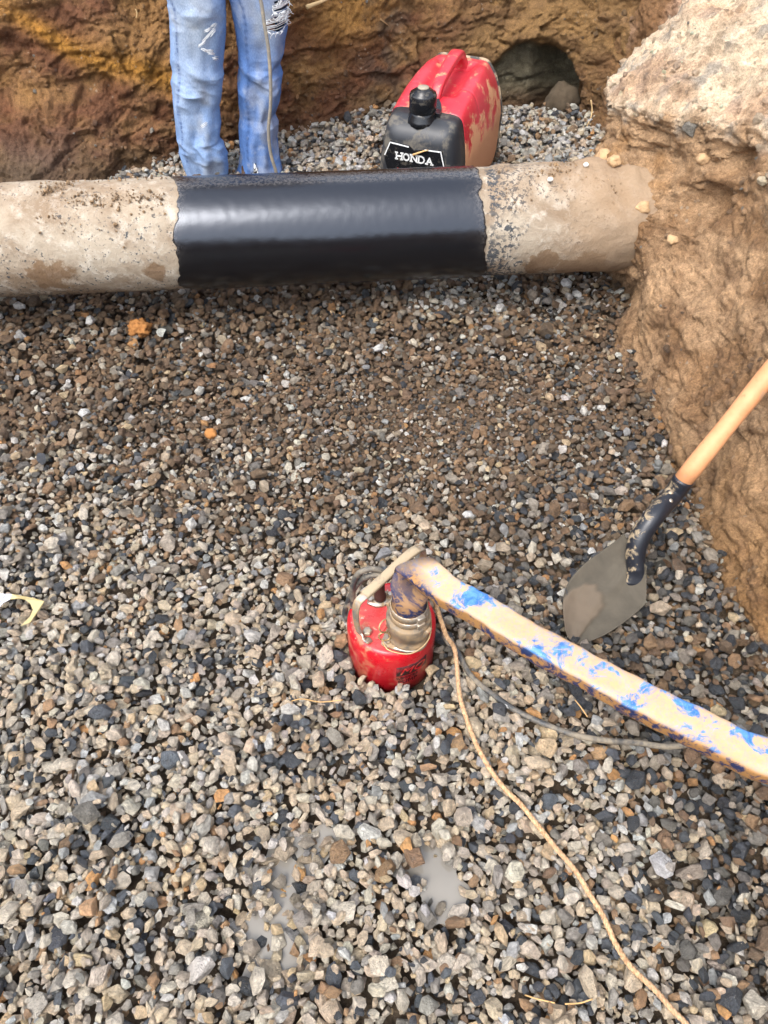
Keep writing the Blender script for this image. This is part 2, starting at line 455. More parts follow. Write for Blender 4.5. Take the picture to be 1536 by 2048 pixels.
for i, s in enumerate(SM):
    o = bpy.data.objects.new('stone_shape_%02d' % i, s); pc.objects.link(o)
def _dummy(): pass
ng = bpy.data.node_groups.new('scatter', 'GeometryNodeTree')
ng.interface.new_socket('Geometry', in_out='INPUT', socket_type='NodeSocketGeometry'); ng.interface.new_socket('Geometry', in_out='OUTPUT', socket_type='NodeSocketGeometry')
gi = ng.nodes.new('NodeGroupInput'); go = ng.nodes.new('NodeGroupOutput')
ci = ng.nodes.new('GeometryNodeCollectionInfo'); ci.inputs['Collection'].default_value = pc; ci.inputs['Separate Children'].default_value = True; ci.inputs['Reset Children'].default_value = True
ip = ng.nodes.new('GeometryNodeInstanceOnPoints'); ip.inputs['Pick Instance'].default_value = True
def na(name, t):
    n = ng.nodes.new('GeometryNodeInputNamedAttribute'); n.data_type = t; n.inputs['Name'].default_value = name
    return next(o for o in n.outputs if o.enabled and o.name == 'Attribute')
er = ng.nodes.new('FunctionNodeEulerToRotation')
L = ng.links.new
L(gi.outputs[0], ip.inputs['Points']); L(ci.outputs[0], ip.inputs['Instance']); L(na('idx', 'INT'), ip.inputs['Instance Index'])
L(na('rot', 'FLOAT_VECTOR'), er.inputs[0]); L(er.outputs[0], ip.inputs['Rotation']); L(na('scl', 'FLOAT_VECTOR'), ip.inputs['Scale'])
L(ip.outputs[0], go.inputs[0])
md = gravel.modifiers.new('scatter', 'NODES'); md.node_group = ng

# --- puddles
m = MT('puddle_water'); c0 = m.coord()
m.set(m.mix(m.noise(9, 3, .5, c0), s2l((112, 108, 100)), s2l((150, 144, 134))), .02, 0, m.bump(m.noise(14, 2, .5, c0), .15, .002), .6)
m.b.inputs['Transmission Weight'].default_value = .12; M_WATER = m.m
for gi_, grp in enumerate([PUD[:4], PUD[4:6], PUD[6:]]):
    cxm = sum(c.x for c, _, _ in grp) / len(grp); cym = sum(c.y for c, _, _ in grp) / len(grp)
    V = [(cxm, cym, -.017)]; n = 64
    for j in range(n):
        a = 2 * math.pi * j / n; rr = .02
        while rr < .4:
            x, y = cxm + rr * math.cos(a), cym + rr * math.sin(a)
            if float(puddle_mask(x, y)) < .10 and rr > .03: break
            rr += .004
        V.append((cxm + rr * math.cos(a), cym + rr * math.sin(a), -.017))
    F = [(0, 1 + j, 1 + (j + 1) % n) for j in range(n)]
    o = mesh_obj('puddle', V, F, M_WATER); tag(o, kind='structure')
    o['label'] = ['long shallow milky puddle lying between stones left of the rope', 'smaller milky puddle between stones nearest the rope', 'tiny wet pool beside the shovel blade'][gi_]

# ------------------------------------------------------------------ earth banks
def grid_mesh(name, P, C, label):
    n, m_ = P.shape[:2]
    V = P.reshape(-1, 3); F = [(i * m_ + j, (i + 1) * m_ + j, (i + 1) * m_ + j + 1, i * m_ + j + 1) for i in range(n - 1) for j in range(m_ - 1)]
    o = mesh_obj(name, [Vector(v) for v in V], F, M_SOIL, cols=C.reshape(-1, 4), origin=(0, 0, 0))
    tag(o, label, kind='structure'); return o
def displace(P, amp_fn):
    du = np.gradient(P, axis=0); dv = np.gradient(P, axis=1)
    N = np.cross(du, dv); N /= np.maximum(np.linalg.norm(N, axis=2)[..., None], 1e-9)
    D = np.zeros(P.shape[:2])
    for i in range(P.shape[0]):
        for j in range(P.shape[1]):
            D[i, j] = amp_fn(P[i, j])
    return P, N, D
def rough_soil(p, big=.035, mid=.014, fine=.004, chunk=.012):
    v = Vector(p)
    d = big * mn.fractal(v * 3.5, .9, 2.1, 3)
    vs = Vector((v.x * 9, v.y * 9, v.z * 16)); q = vs + Vector((mn.noise(vs * .6), mn.noise(vs * .6 + Vector((9, 2, 5))), mn.noise(vs * .7 + Vector((3, 7, 1))))) * .9
    for sc, am in ((.75, chunk * 1.1), (1.9, chunk * .55), (4.6, chunk * .26)):
        qq = q * sc; dist, cs = mn.voronoi(qq); c = cs[0]; nv_ = mn.noise_vector(c * 3.3 + Vector((.31, .17, .73)))
        d += am * ((qq - c).dot(nv_) * 1.5 + 1.3 * mn.noise(c * 2.7 + Vector((5.5, 1.5, 2.5)))) - am * .5 * math.exp(-(dist[1] - dist[0]) * 14)
    d += mid * mn.ridged_multi_fractal(v * 11, .9, 2.2, 3, 1, 1.6) * .25
    d += fine * 1.3 * mn.fractal(v * 60, .6, 2.1, 3)
    dv, _ = mn.voronoi(v * 34 + Vector((1, 2, 3)) + Vector((mn.noise(v * 50), mn.noise(v * 50 + Vector((7, 7, 7))), 0)) * .5)
    d += .0045 * (.5 - dv[0]) + .004 * (1 if mn.noise(v * 16) > .1 else 0) * (.6 - dv[0])
    return d
def cavity(D, k=6):
    """how far a point lies below its surroundings: dirt is damper and darker in real hollows"""
    return D
# --- back wall
path = [(-2.7, 2.1), (-1.9, 2.4), (-1.37, 2.60), (-.87, 2.74), (-.33, 2.95), (-.06, 3.08), (.3, 3.17), (.56, 3.20), (.74, 3.14), (.9, 2.97)]
pp = catmull([(x, y, 0) for x, y in path], 30)
cum = np.concatenate([[0], np.cumsum([(pp[i + 1] - pp[i]).length for i in range(len(pp) - 1)])])
NU = 520; us = np.interp(np.linspace(0, 1, NU), [0, .22, .95, 1], [0, .26, .95, 1]) * cum[-1]
px_ = np.interp(us, cum, [p.x for p in pp]); py_ = np.interp(us, cum, [p.y for p in pp])
zv = np.concatenate([np.linspace(-.12, .55, 112), np.linspace(.57, 1.08, 22)])
tx = np.gradient(px_); ty = np.gradient(py_); ln = np.hypot(tx, ty); nxo, nyo = -ty / ln, tx / ln     # outward (away from pit)
P = np.zeros((NU, len(zv), 3))
for j, z in enumerate(zv):
    lean = .22 * max(z, 0) + .10 * max(z, 0) ** 2
    slump = .22 * np.exp(-((px_ + 1.25) / .28) ** 2) * max(0, 1 - max(z, 0) / .28)      # heap at the left corner
    P[:, j, 0] = px_ + nxo * (lean - slump); P[:, j, 1] = py_ + nyo * (lean - slump); P[:, j, 2] = z
P, N, D = displace(P, lambda p: rough_soil(p, .05, .008, .005, .016))
D -= .045; sgn = -1 if N[NU // 2, 20, 1] > 0 else 1
# bedding ledges dipping to the right on the left half, tunnel mouth at the right
hx, hz, hrx, hrz = PY(1066, 175, 3.2).x, PY(1066, 175, 3.2).z, .155, .165
C = np.zeros(P.shape[:2] + (4,))
for i in range(NU):
    for j in range(len(zv)):
        x, y, z = P[i, j]
        s = z + .55 * (x + .9)                     # dipping bed coordinate
        wl = float(sstep(-.1, -.5, x))
        w = mn.noise(Vector((x * 4, y * 4, z * 4))) * .05
        st = (s * 9 + w * 12) % 1.0
        D[i, j] += wl * .011 * (st if st < .8 else (1 - st) * 4) * 1.0
        n1 = mn.fractal(Vector((x * 5, y * 5, z * 8)), .9, 2, 4); n2 = mn.fractal(Vector((x * 16, y * 16, z * 20)) + Vector((5, 5, 5)), .8, 2, 3)
        c = np.array(s2l((146, 108, 70)))
        c = lerp(c, np.array(s2l((118, 78, 52))), float(np.clip(n1 * 2 + .2, 0, 1)))
        c = lerp(c, np.array(s2l((158, 118, 72))), float(np.clip(-n1 * 2.2 + n2 * .6, 0, 1)))
        oc = math.exp(-((s - .335 - w) / .04) ** 2) * float(sstep(-1.35, -1.1, x)) * float(sstep(-.60, -.72, x))
        c = lerp(c, np.array(s2l((178, 126, 48))), oc * .85)
        oc2 = math.exp(-((x + .12) / .13) ** 2 - ((z - .38) / .09) ** 2)
        c = lerp(c, np.array(s2l((172, 126, 66))), min(1, oc2 * 1.1))
        gy2 = math.exp(-((x - .02) / .1) ** 2) * float(np.clip(n2 * 2 + .5, 0, 1))
        c = lerp(c, np.array(s2l((82, 74, 66))), gy2 * .6)
        gl = math.exp(-((x + 1.25) / .25) ** 2) * float(sstep(.26, .10, z))
        c = lerp(c, np.array(s2l((104, 90, 78))), gl * .8)
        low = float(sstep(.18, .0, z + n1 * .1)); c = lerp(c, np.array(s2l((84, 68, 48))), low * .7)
        ol = float(sstep(.15, .4, x)); c = lerp(c, np.array(s2l((118, 98, 62))), ol * .45)
        C[i, j] = (*np.clip(c, .01, .8), .85 - .4 * low)
        # tunnel mouth
        e = math.sqrt(((x - hx) / hrx) ** 2 + ((z - hz + .02) / hrz) ** 2) if z > hz - .02 else math.sqrt(((x - hx) / (hrx * 1.1)) ** 2 + ((z - hz + .02) / (hrz * 1.6)) ** 2)
        e += .20 * mn.noise(Vector((x * 9, z * 9, 3))) + .10 * mn.noise(Vector((x * 24, z * 24, 5)))
        k = float(sstep(1.08, .88, e))
        if k > 0:
            smooth_in = D[i, j] * .7
            deep = .07 + .15 * float(sstep(hx - .02, hx + .10, x))
            D[i, j] = lerp(D[i, j], smooth_in - deep, k)
            c = np.array(s2l((108, 102, 82))) * (1 + .3 * n2); c = lerp(c, np.array(s2l((96, 72, 48))), float(sstep(hz + .02, hz - .1, z)))
            C[i, j, :3] = lerp(C[i, j, :3], np.clip(c, .01, .7), k); C[i, j, 3] = lerp(C[i, j, 3], .35, k)
P = P + N * (sgn * D)[..., None] * 1.0
back_bank = grid_mesh('back_wall', P, C, 'rust brown clay face of the pit behind the person, with an ochre seam')

# --- right bank
ysr = np.concatenate([np.linspace(-1.4, .6, 30), np.linspace(.61, 3.22, 470), [3.3, 3.45]])
tv = np.concatenate([np.linspace(0, 1, 130), np.linspace(1, 2, 80)[1:], np.linspace(2, 3, 14)[1:]])
P = np.zeros((len(ysr), len(tv), 3)); ZONE = np.zeros(P.shape[:2])
for i, y in enumerate(ysr):
    bx, lx, lz = float(base_x(y)), float(lip_x(y)), float(lip_z(y))
    rear = float(sstep(2.36, 2.50, y))
    for j, t in enumerate(tv):
        # front profile
        if t <= 1:
            z = lerp(-.10, lz, t); zz = max(z, 0) / lz
            x = bx + (lx - bx) * (zz ** 1.25)
            hollow = math.exp(-((y - 1.93) / .09) ** 2) * math.exp(-((zz - .80) / .10) ** 2)
            x += .05 * hollow + .07 * math.exp(-((y - 1.80) / .04) ** 2) * math.exp(-((zz - .86) / .05) ** 2) + .06 * math.exp(-((y - 1.78) / .05) ** 2) * math.exp(-((zz - .68) / .06) ** 2)
            x -= .115 * math.exp(-((y - 1.98) / .15) ** 2) * math.exp(-((zz - .50) / .26) ** 2)
            und = math.exp(-((y - 1.94) / .14) ** 2) * math.exp(-((zz - .10) / .16) ** 2); x += .09 * und
        elif t <= 2:
            q = t - 1; x = lx + .85 * q; steep = float(np.interp(y, [1.5, 2.3], [.60, 1.05]))
            z = lz + steep * .85 * q * (1 - .35 * q)
        else:
            q = t - 2; s_ = float(np.interp(y, [1.5, 2.3], [.60, 1.05])); z0 = lz + s_ * .85 * .65
            x = lx + .85 + q * (2.0 - lx - .85); z = lerp(z0, 1.06, q)
        # rear profile: a tall face set back
        tt = t / 3; 
        if t <= 1: zr = lerp(-.10, .45, t)
        elif t <= 2: zr = lerp(.45, 1.0, t - 1)
        else: zr = lerp(1.0, 1.06, t - 2)
        xr = bx + .02 + .34 * max(zr, 0) + .03 + (.9 * (t - 2) if t > 2 else 0) * 1.0
        P[i, j] = (lerp(x, xr, rear), y + (0 if rear == 0 else 0), lerp(z, zr, rear))
        ZONE[i, j] = (1 if t > 1 else 0) * (1 - rear)
def soil_r(p):
    x, y, z = p
    v = Vector(p)
    d = rough_soil(p, .022, .010, .004, .0125)
    # stepped crumbling crust near and above the lip, smeared bucket marks lower down
    up = float(sstep(.42, .56, z)); front = float(sstep(2.5, 2.3, y))
    d += up * front * .020 * mn.ridged_multi_fractal(Vector((x * 6, y * 6, z * 16)), .8, 2.2, 5, 1, 2) * .6
    stp = (z * 1.0 + .06 * mn.noise(v * 5)) * 26; stp = stp - math.floor(stp); d += up * front * .010 * stp
    low = 1 - up
    hb = mn.fractal(Vector((x * 7, y * 7, z * 7)) + Vector((40, 0, 0)), 1.0, 2, 2)
    d += low * .02 * hb
    s = (z * .9 + y * .55) * 20 + 1.5 * mn.noise(v * 4)
    d += low * front * .006 * abs(math.sin(s)) * (.5 + mn.noise(v * 3))
    n = float(math.exp(-((y - 2.0) / .22) ** 2) * math.exp(-((z - .38) / .13) ** 2))
    d += n * .03 * mn.ridged_multi_fractal(v * 9, .9, 2.2, 3, 1, 1.8) * .6
    return d - .028
P, N, D = displace(P, soil_r); sgn = -1 if N[300, 60, 0] > 0 else 1
C = np.zeros(P.shape[:2] + (4,))
for i in range(P.shape[0]):
    for j in range(P.shape[1]):
        x, y, z = P[i, j]; v = Vector((x, y, z))
        n1 = mn.fractal(v * 5, .9, 2, 4); n2 = mn.fractal(v * 18 + Vector((5, 5, 5)), .8, 2, 3)
        rear = float(sstep(2.36, 2.48, y))
        c = np.array(s2l((184, 150, 114)))
        c = lerp(c, np.array(s2l((150, 116, 82))), float(np.clip(n1 * 2.0 + .25, 0, 1)))
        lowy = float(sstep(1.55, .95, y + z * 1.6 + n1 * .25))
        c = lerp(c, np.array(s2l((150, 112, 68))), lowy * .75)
        c = lerp(c, np.array(s2l((124, 94, 68))), float(np.clip(n2 * 2.2 - .2, 0, 1)) * .55)
        och = math.exp(-((y - 2.05) / .2) ** 2) * math.exp(-((z - .36) / .12) ** 2) * float(np.clip(n2 * 2 + .4, 0, 1))
        c = lerp(c, np.array(s2l((168, 122, 66))), och * .6)
        lz = float(lip_z(y)); top = float(sstep(lz - .045, lz + .01, z + n2 * .04)) * (1 - rear)
        ct = np.array(s2l((224, 200, 170))); ct = lerp(ct, np.array(s2l((150, 146, 138))), float(np.clip(n2 * 4 - .75 + n1, 0, 1)) * .7)
        ct = lerp(ct, np.array(s2l((196, 150, 112))), float(np.clip(n1 * 2.4, 0, 1)) * .5)
        c = lerp(c, ct, top)
        cr = np.array(s2l((150, 112, 80))); cr = lerp(cr, np.array(s2l((196, 160, 134))), float(np.clip(n1 * 2 + (x - .95) * 2.0, 0, 1)))
        cr = lerp(cr, np.array(s2l((112, 84, 46))), float(sstep(.95, .78, x - z * .2)) * .6)
        c = lerp(c, cr, rear)
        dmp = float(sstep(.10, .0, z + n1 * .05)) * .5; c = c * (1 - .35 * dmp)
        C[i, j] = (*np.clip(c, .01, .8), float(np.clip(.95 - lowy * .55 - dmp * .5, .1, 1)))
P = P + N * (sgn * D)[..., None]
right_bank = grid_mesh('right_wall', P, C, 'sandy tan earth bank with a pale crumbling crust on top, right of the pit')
# --- near and left banks (behind and beside the photographer) and the field around
def simple_bank(name, pts, label):
    pp = catmull([(x, y, 0) for x, y in pts], 12); n = len(pp); zs = np.linspace(-.12, 1.08, 30)
    P = np.zeros((n, len(zs), 3))
    for i, p in enumerate(pp):
        a = pp[max(0, i - 1)]; b = pp[min(n - 1, i + 1)]; t = (b - a).normalized(); nn = Vector((t.y, -t.x, 0))
        for j, z in enumerate(zs):
            q = p + nn * (.3 * max(z, 0)); P[i, j] = (q.x, q.y, z)
    P, N, D = displace(P, lambda p: rough_soil(p, .06, .02, 0, .015)); P = P + N * (D - .03)[..., None]
    C = np.zeros(P.shape[:2] + (4,)); C[...] = (*s2l((138, 102, 68)), .9)
    for i in range(P.shape[0]):
        for j in range(P.shape[1]):
            C[i, j, :3] *= 1 + .3 * mn.fractal(Vector(P[i, j]) * 6, .9, 2, 3)
    return grid_mesh(name, P, C, label)
simple_bank('left_wall', [(-2.25, 2.75), (-2.3, 2.2), (-2.28, 1.2), (-2.2, .2), (-2.2, -.6), (-2.1, -1.0), (-1.2, -1.15), (0, -1.2), (.6, -1.1), (.95, -.8)], 'brown earth bank closing the near and left sides of the pit')
V = []; F = []
outer = [(-80, -80), (80, -80), (80, 80), (-80, 80)]
inner = [(-2.62, -1.5), (1.95, -1.5), (1.95, 3.75), (-2.62, 3.75)]
mid = [(-6, -5), (6, -5), (6, 8), (-6, 8)]
for x, y in inner: V.append((x, y, 1.05))
for x, y in mid: V.append((x, y, 1.12))
for x, y in outer: V.append((x, y, 1.1))
for a in range(2):
    for i in range(4):
        k = (i + 1) % 4; F.append((a * 4 + i, a * 4 + k, (a + 1) * 4 + k, (a + 1) * 4 + i))
C = [(*s2l((150, 122, 88)), .95)] * 12
o = mesh_obj('field', V, F, M_SOIL, smooth=False, cols=C, origin=(0, 0, 0)); tag(o, 'level bare earth around the pit', kind='structure')

from mathutils.bvhtree import BVHTree
_bv = []
for _o in (right_bank, back_bank):
    _bv.append(BVHTree.FromPolygons([v.co.copy() for v in _o.data.vertices], [tuple(p.vertices) for p in _o.data.polygons]))
def bank_hit(px, py):
    """point of the earth banks seen in a given direction"""
    best = None; d = ray(px, py).normalized()
    for b in _bv:
        h = b.ray_cast(Vector((0, 0, CAM_H)), d)
        if h[0] is not None and (best is None or h[3] < best[1]): best = (h[0], h[3])
    return best[0] if best else None

# crumbs and small fragments of soil clinging to the banks: too many to count, one object
def scatter_points(name, pos, size, cols, label, cat):
    n = len(pos); me = bpy.data.meshes.new(name); me.from_pydata([tuple(p) for p in pos], [], [])
    def add(nm, typ, arr):
        a = me.attributes.new(nm, typ, 'POINT'); a.data.foreach_set('vector' if typ == 'FLOAT_VECTOR' else 'value', np.ascontiguousarray(arr).ravel())
    add('rot', 'FLOAT_VECTOR', RNG.uniform(0, 6.28, (n, 3)).astype(np.float32))
    sc = size[:, None] * RNG.uniform(.6, 1.1, (n, 3)); add('scl', 'FLOAT_VECTOR', sc.astype(np.float32))
    add('idx', 'INT', RNG.integers(0, NV, n).astype(np.int32)); add('wet', 'FLOAT', np.zeros(n, np.float32)); add('scol', 'FLOAT_VECTOR', np.clip(cols, .01, .75).astype(np.float32))
    me.materials.append(M_STONE); o = bpy.data.objects.new(name, me); link(o); md = o.modifiers.new('scatter', 'NODES'); md.node_group = ng
    tag(o, label, cat, kind='stuff'); return o
pp_, ss_, cc__ = [], [], []
for ob, cnt, yr in ((right_bank, 6500, (.6, 3.2)), (back_bank, 4200, (2.2, 3.6))):
    me_ = ob.data; nv = len(me_.vertices); co = np.zeros(nv * 3); me_.vertices.foreach_get('co', co); co = co.reshape(-1, 3)
    ca = np.zeros(nv * 4, np.float32); me_.color_attributes['col'].data.foreach_get('color', ca); ca = ca.reshape(-1, 4)
    sel = RNG.choice(nv, cnt * 3); sel = sel[(co[sel, 1] > yr[0]) & (co[sel, 1] < yr[1]) & (co[sel, 2] < .95)]
    w = np.array([mn.noise(Vector(co[k] * 5)) for k in sel]); top = (co[sel, 2] > .5) * (ob is right_bank)
    sel = sel[RNG.random(len(sel)) < np.clip(.12 + w * 1.4 + top * .35, .03, 1)]
    pp_.append(co[sel] + RNG.normal(0, .001, (len(sel), 3)))
    sz = .0034 * np.exp(RNG.normal(.1, .6, len(sel))); ss_.append(np.clip(sz, .0015, .016))
    cj = ca[sel, :3] * np.exp(RNG.normal(.05, .28, (len(sel), 1))); gr = RNG.random(len(sel)) < .05
    cj[gr] = np.array(s2l((150, 142, 130))) * RNG.uniform(.5, 1.3, (gr.sum(), 1)); cc__.append(cj)
scatter_points('soil_crumbs', np.concatenate(pp_), np.concatenate(ss_), np.concatenate(cc__), 'small crumbs of soil clinging to the pit walls', 'soil')

# larger broken pieces lying on the dry crust above the lip
co = np.array([tuple(v.co) for v in right_bank.data.vertices]); sel = np.where((co[:, 1] > 1.4) & (co[:, 1] < 2.4) & (co[:, 2] > .50) & (co[:, 2] < .95))[0]
sel = RNG.choice(sel, 260); sel = sel[[mn.noise(Vector(co[k] * 7)) > -.12 for k in sel]]
cj = np.array([s2l((206, 182, 152)) if RNG.random() < .93 else s2l((158, 152, 140)) for _ in sel]) * np.exp(RNG.normal(0, .15, (len(sel), 1)))
scatter_points('crust_fragments', co[sel], np.clip(.008 * np.exp(RNG.normal(0, .5, len(sel))), .004, .024), cj, 'broken pieces of dry pale crust lying on top of the right bank', 'soil')
# ------------------------------------------------------------------ pipe
PX = PIPE_D; PU = Vector((0, 0, 1)); PN = PX.cross(PU).normalized()   # PN points towards the camera side (-y)
if PN.y > 0: PN = -PN
def pipe_pt(s, a, r):      # s metres along from PIPE_A, a angle: 0 = towards camera, +90 = up
    return PIPE_A + PX * s + (PN * math.cos(a) + PU * math.sin(a)) * r
def pipe_s(px, py):
    """distance along the pipe of the surface point seen at a pixel (near side, mid height)"""
    p = PY(px, py, PIPE_A.y - .07); return (p - PIPE_A).dot(PX)
pipe = thing('buried_pipe', 'thick dusty pipe with a black wrapped section, crossing the pit into the right bank', 'pipe', PIPE_A + PX * .8 - PU * PIPE_R)
m = MT('dusty_pipe'); c0 = m.coord('Object'); at = m.new('ShaderNodeAttribute', attribute_name='col')
n1 = m.noise(7, 8, .62, c0, .5); n2 = m.noise(95, 6, .72, c0); n3 = m.noise(24, 8, .72, c0, .15)
c = m.mix(m.rampf(n1, .40, .60), s2l((164, 152, 134)), s2l((132, 114, 94)))
c = m.mix(m.rampf(n3, .50, .64, 0, .55), c, s2l((200, 192, 178)))
# black coating flecks showing through the dust
sep = m.new('ShaderNodeSeparateColor'); m.l(at.outputs['Color'], sep.inputs[0])
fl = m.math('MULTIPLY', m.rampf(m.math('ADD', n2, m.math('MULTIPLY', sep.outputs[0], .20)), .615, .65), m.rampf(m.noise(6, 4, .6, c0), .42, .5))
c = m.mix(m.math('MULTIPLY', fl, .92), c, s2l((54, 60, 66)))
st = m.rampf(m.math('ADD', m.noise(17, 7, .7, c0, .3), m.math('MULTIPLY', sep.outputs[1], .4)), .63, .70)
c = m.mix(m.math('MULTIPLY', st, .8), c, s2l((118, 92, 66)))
c = m.mix(m.math('MULTIPLY', sep.outputs[2], .85), c, s2l((146, 122, 96)))
m.set(c, .9, 0, m.bump(n2, .7, .003, m.bump(n3, .8, .008)), .3); M_PIPE = m.m
rings = []; cols = []; NS, NA = 420, 96
S0, S1 = -1.7, 2.15
sps = [S0 + (S1 - S0) * i / NS for i in range(NS + 1)]
s_bl, s_br = pipe_s(352, 480), pipe_s(985, 460)
blobs = [(pipe_s(105, 520), -.15, .05, .30), (pipe_s(310, 520), -.15, .03, .2), (pipe_s(1110, 500), -.35, .035, .3), (pipe_s(1180, 510), -.5, .07, .35), (pipe_s(1090, 505), -.45, .03, .3)]
for s in sps:
    ring = []
    for j in range(NA):
        a = 2 * math.pi * j / NA; p = pipe_pt(s, a, PIPE_R)
        up = math.sin(a); soil = 0
        crust = max(0, up - .55) / .45
        wl = 1.0 if s < s_bl - .01 or s > s_br + .03 else 0.0
        thick = crust * (.6 + .4 * mn.noise(p * 6)) * wl
        d = .0012 * mn.fractal(p * 30, .8, 2, 3) + thick * (.006 + .007 * mn.fractal(p * 22, .8, 2.1, 4))
        endc = float(sstep(s_br + .13, s_br + .30, s)) ; d += endc * (.004 + .008 * mn.fractal(p * 10, .9, 2.2, 4)) * (.5 + .5 * max(0, up + .4))
        ring.append(pipe_pt(s, a, PIPE_R + d * wl + (0 if wl else -.001)))
        st_ = 0
        for bs, ba, rs, ra in blobs:
            aa = (a + math.pi) % (2 * math.pi) - math.pi
            st_ = max(st_, math.exp(-((s - bs) / rs) ** 2 - ((aa - ba) / ra) ** 2))
        nearblk = math.exp(-max(0, s - s_br) / .14) + .3 if s > s_br else (.42 if s < s_bl else 0)
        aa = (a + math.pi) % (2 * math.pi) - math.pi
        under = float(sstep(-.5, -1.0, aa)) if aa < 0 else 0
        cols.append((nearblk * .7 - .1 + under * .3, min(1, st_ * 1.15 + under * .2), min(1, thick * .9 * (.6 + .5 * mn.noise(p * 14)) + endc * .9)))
    rings.append(ring)
V, F = loft(rings, True)
o = mesh_obj('pipe_body', V, F, M_PIPE, pipe, cols=np.clip(cols, 0, 1))
# black wrap: a slightly thicker sleeve with ragged ends
m = MT('black_coating'); c0 = m.coord('Object'); at = m.new('ShaderNodeAttribute', attribute_name='col')
sep = m.new('ShaderNodeSeparateColor'); m.l(at.outputs['Color'], sep.inputs[0])
nf = m.noise(260, 4, .6, c0); ng_ = m.noise(30, 4, .6, c0)
du = m.math('MULTIPLY', sep.outputs[0], m.rampf(m.noise(120, 6, .75, c0), .42, .6))
c = m.mix(m.math('MULTIPLY', du, .6), (.005, .005, .006), s2l((150, 140, 128)))
m.set(c, m.rampf(m.math('ADD', m.math('MULTIPLY', du, .6), m.rampf(ng_, .3, .7, 0, .12)), 0, 1, .19, .8), 0, m.bump(nf, .25, .0010, m.bump(ng_, .08, .003)), .6); m.b.inputs['Specular Tint'].default_value = (.8, .87, 1, 1); m.b.inputs['Coat Tint'].default_value = (.85, .9, 1, 1); m.b.inputs['Coat Weight'].default_value = .35; m.b.inputs['Coat Roughness'].default_value = .22; M_BLACKWRAP = m.m  # blue specular and coat tints put the sky's bluish reflection into the coating
def end_off(a, side):
    aa = (a + math.pi) % (2 * math.pi) - math.pi
    v = Vector((math.cos(a) * 2.2, math.sin(a) * 2.2, 4.0 * side))
    j = .018 * mn.noise(v * .8) + .007 * mn.fractal(v * 2.3, .7, 2.2, 4)
    if side < 0: j += np.interp(aa, [-2.5, -.9, -.55, -.1, .8, 1.6, 2.6], [0, .018, -.02, 0, .012, .0, 0])
    else: j += np.interp(aa, [-2.5, -1.0, -.55, -.25, .1, .8, 1.6, 2.6], [0, -.018, .012, .0, -.004, -.018, -.02, 0])
    return j
NA2 = 144; ns = 150; rings = []; cols = []
for k, dr in [(0, -.004)] + [(k, .0032) for k in range(ns + 1)] + [(ns, -.004)]:
    ring = []
    for j in range(NA2):
        a = 2 * math.pi * j / NA2
        sa = s_bl + end_off(a, -1); sb = s_br + end_off(a, 1); s = sa + (sb - sa) * k / ns
        p = pipe_pt(s, a, PIPE_R)
        w = .0008 * mn.noise(Vector((s * 5, math.cos(a) * 2, math.sin(a) * 2))) + .0003 * mn.noise(p * 60)
        ring.append(pipe_pt(s, a, PIPE_R + dr + (w if dr > 0 else 0)))
        up = math.sin(a); dd = .35 * float(sstep(.97, .995, up)); edge = max(math.exp(-(s - sa) / .010), math.exp(-(sb - s) / .016)) * .6
        cols.append((min(1, dd + edge * max(0, up * .8 + .2)), 0, 0))
    rings.append(ring)
V, F = loft(rings, False)
mesh_obj('wrap_sleeve', V, F, M_BLACKWRAP, pipe, cols=cols)['label'] = 'glossy black protective wrap with ragged ends'

# small clods and pebbles lying on the pipe
def lump(c, r, seed, flat=.8, sub=3, rough=.25, sc=1.3):
    bm = bmesh.new(); bmesh.ops.create_icosphere(bm, subdivisions=sub, radius=1)
    for v in bm.verts:
        d = v.co.normalized(); k = 1 + rough * mn.fractal(d * sc + Vector((seed * 3.7, 0, seed)), .8, 2.2, 4)
        v.co = Vector((d.x * k, d.y * k * .9, d.z * k * flat)) * r + Vector(c)
    bm.verts.index_update(); V = [v.co.copy() for v in bm.verts]; F = [tuple(v.index for v in f.verts) for f in bm.faces]; bm.free(); return V, F
M_CLOD = {}
def clod_mat(name, col):
    return mat_plain(name, s2l(col), .92, dust=.4, dustcol=tuple(v * .5 for v in s2l(col)), scale=60, bump=.9, dist=.003)
M_ORANGE = clod_mat('orange_clay', (170, 116, 62)); M_TANCLOD = clod_mat('tan_clay', (190, 156, 116)); M_WHITE = clod_mat('white_stone', (226, 222, 212))
def place_lump(name, px, py, r, mat, label, cat, z=None, seed=1, group=None, **k):
    p = PZ(px, py, z if z is not None else 0.0)
    if z is None: p.z = surf(p.x, p.y, .012)
    V, F = lump((p.x, p.y, p.z + r * .45), r, seed, **k)
    return tag(mesh_obj(name, V, F, mat), label, cat, group)
place_lump('clay_clod', 282, 665, .029, M_ORANGE, 'crumbly bright orange clay clod on the gravel below the dusty left pipe end', 'clod', seed=3, rough=.5, sub=4, sc=2.2)
place_lump('clay_clod', 424, 878, .016, M_ORANGE, 'small orange clay clod on brown gravel, left of the pit centre', 'clod', seed=5, rough=.35)
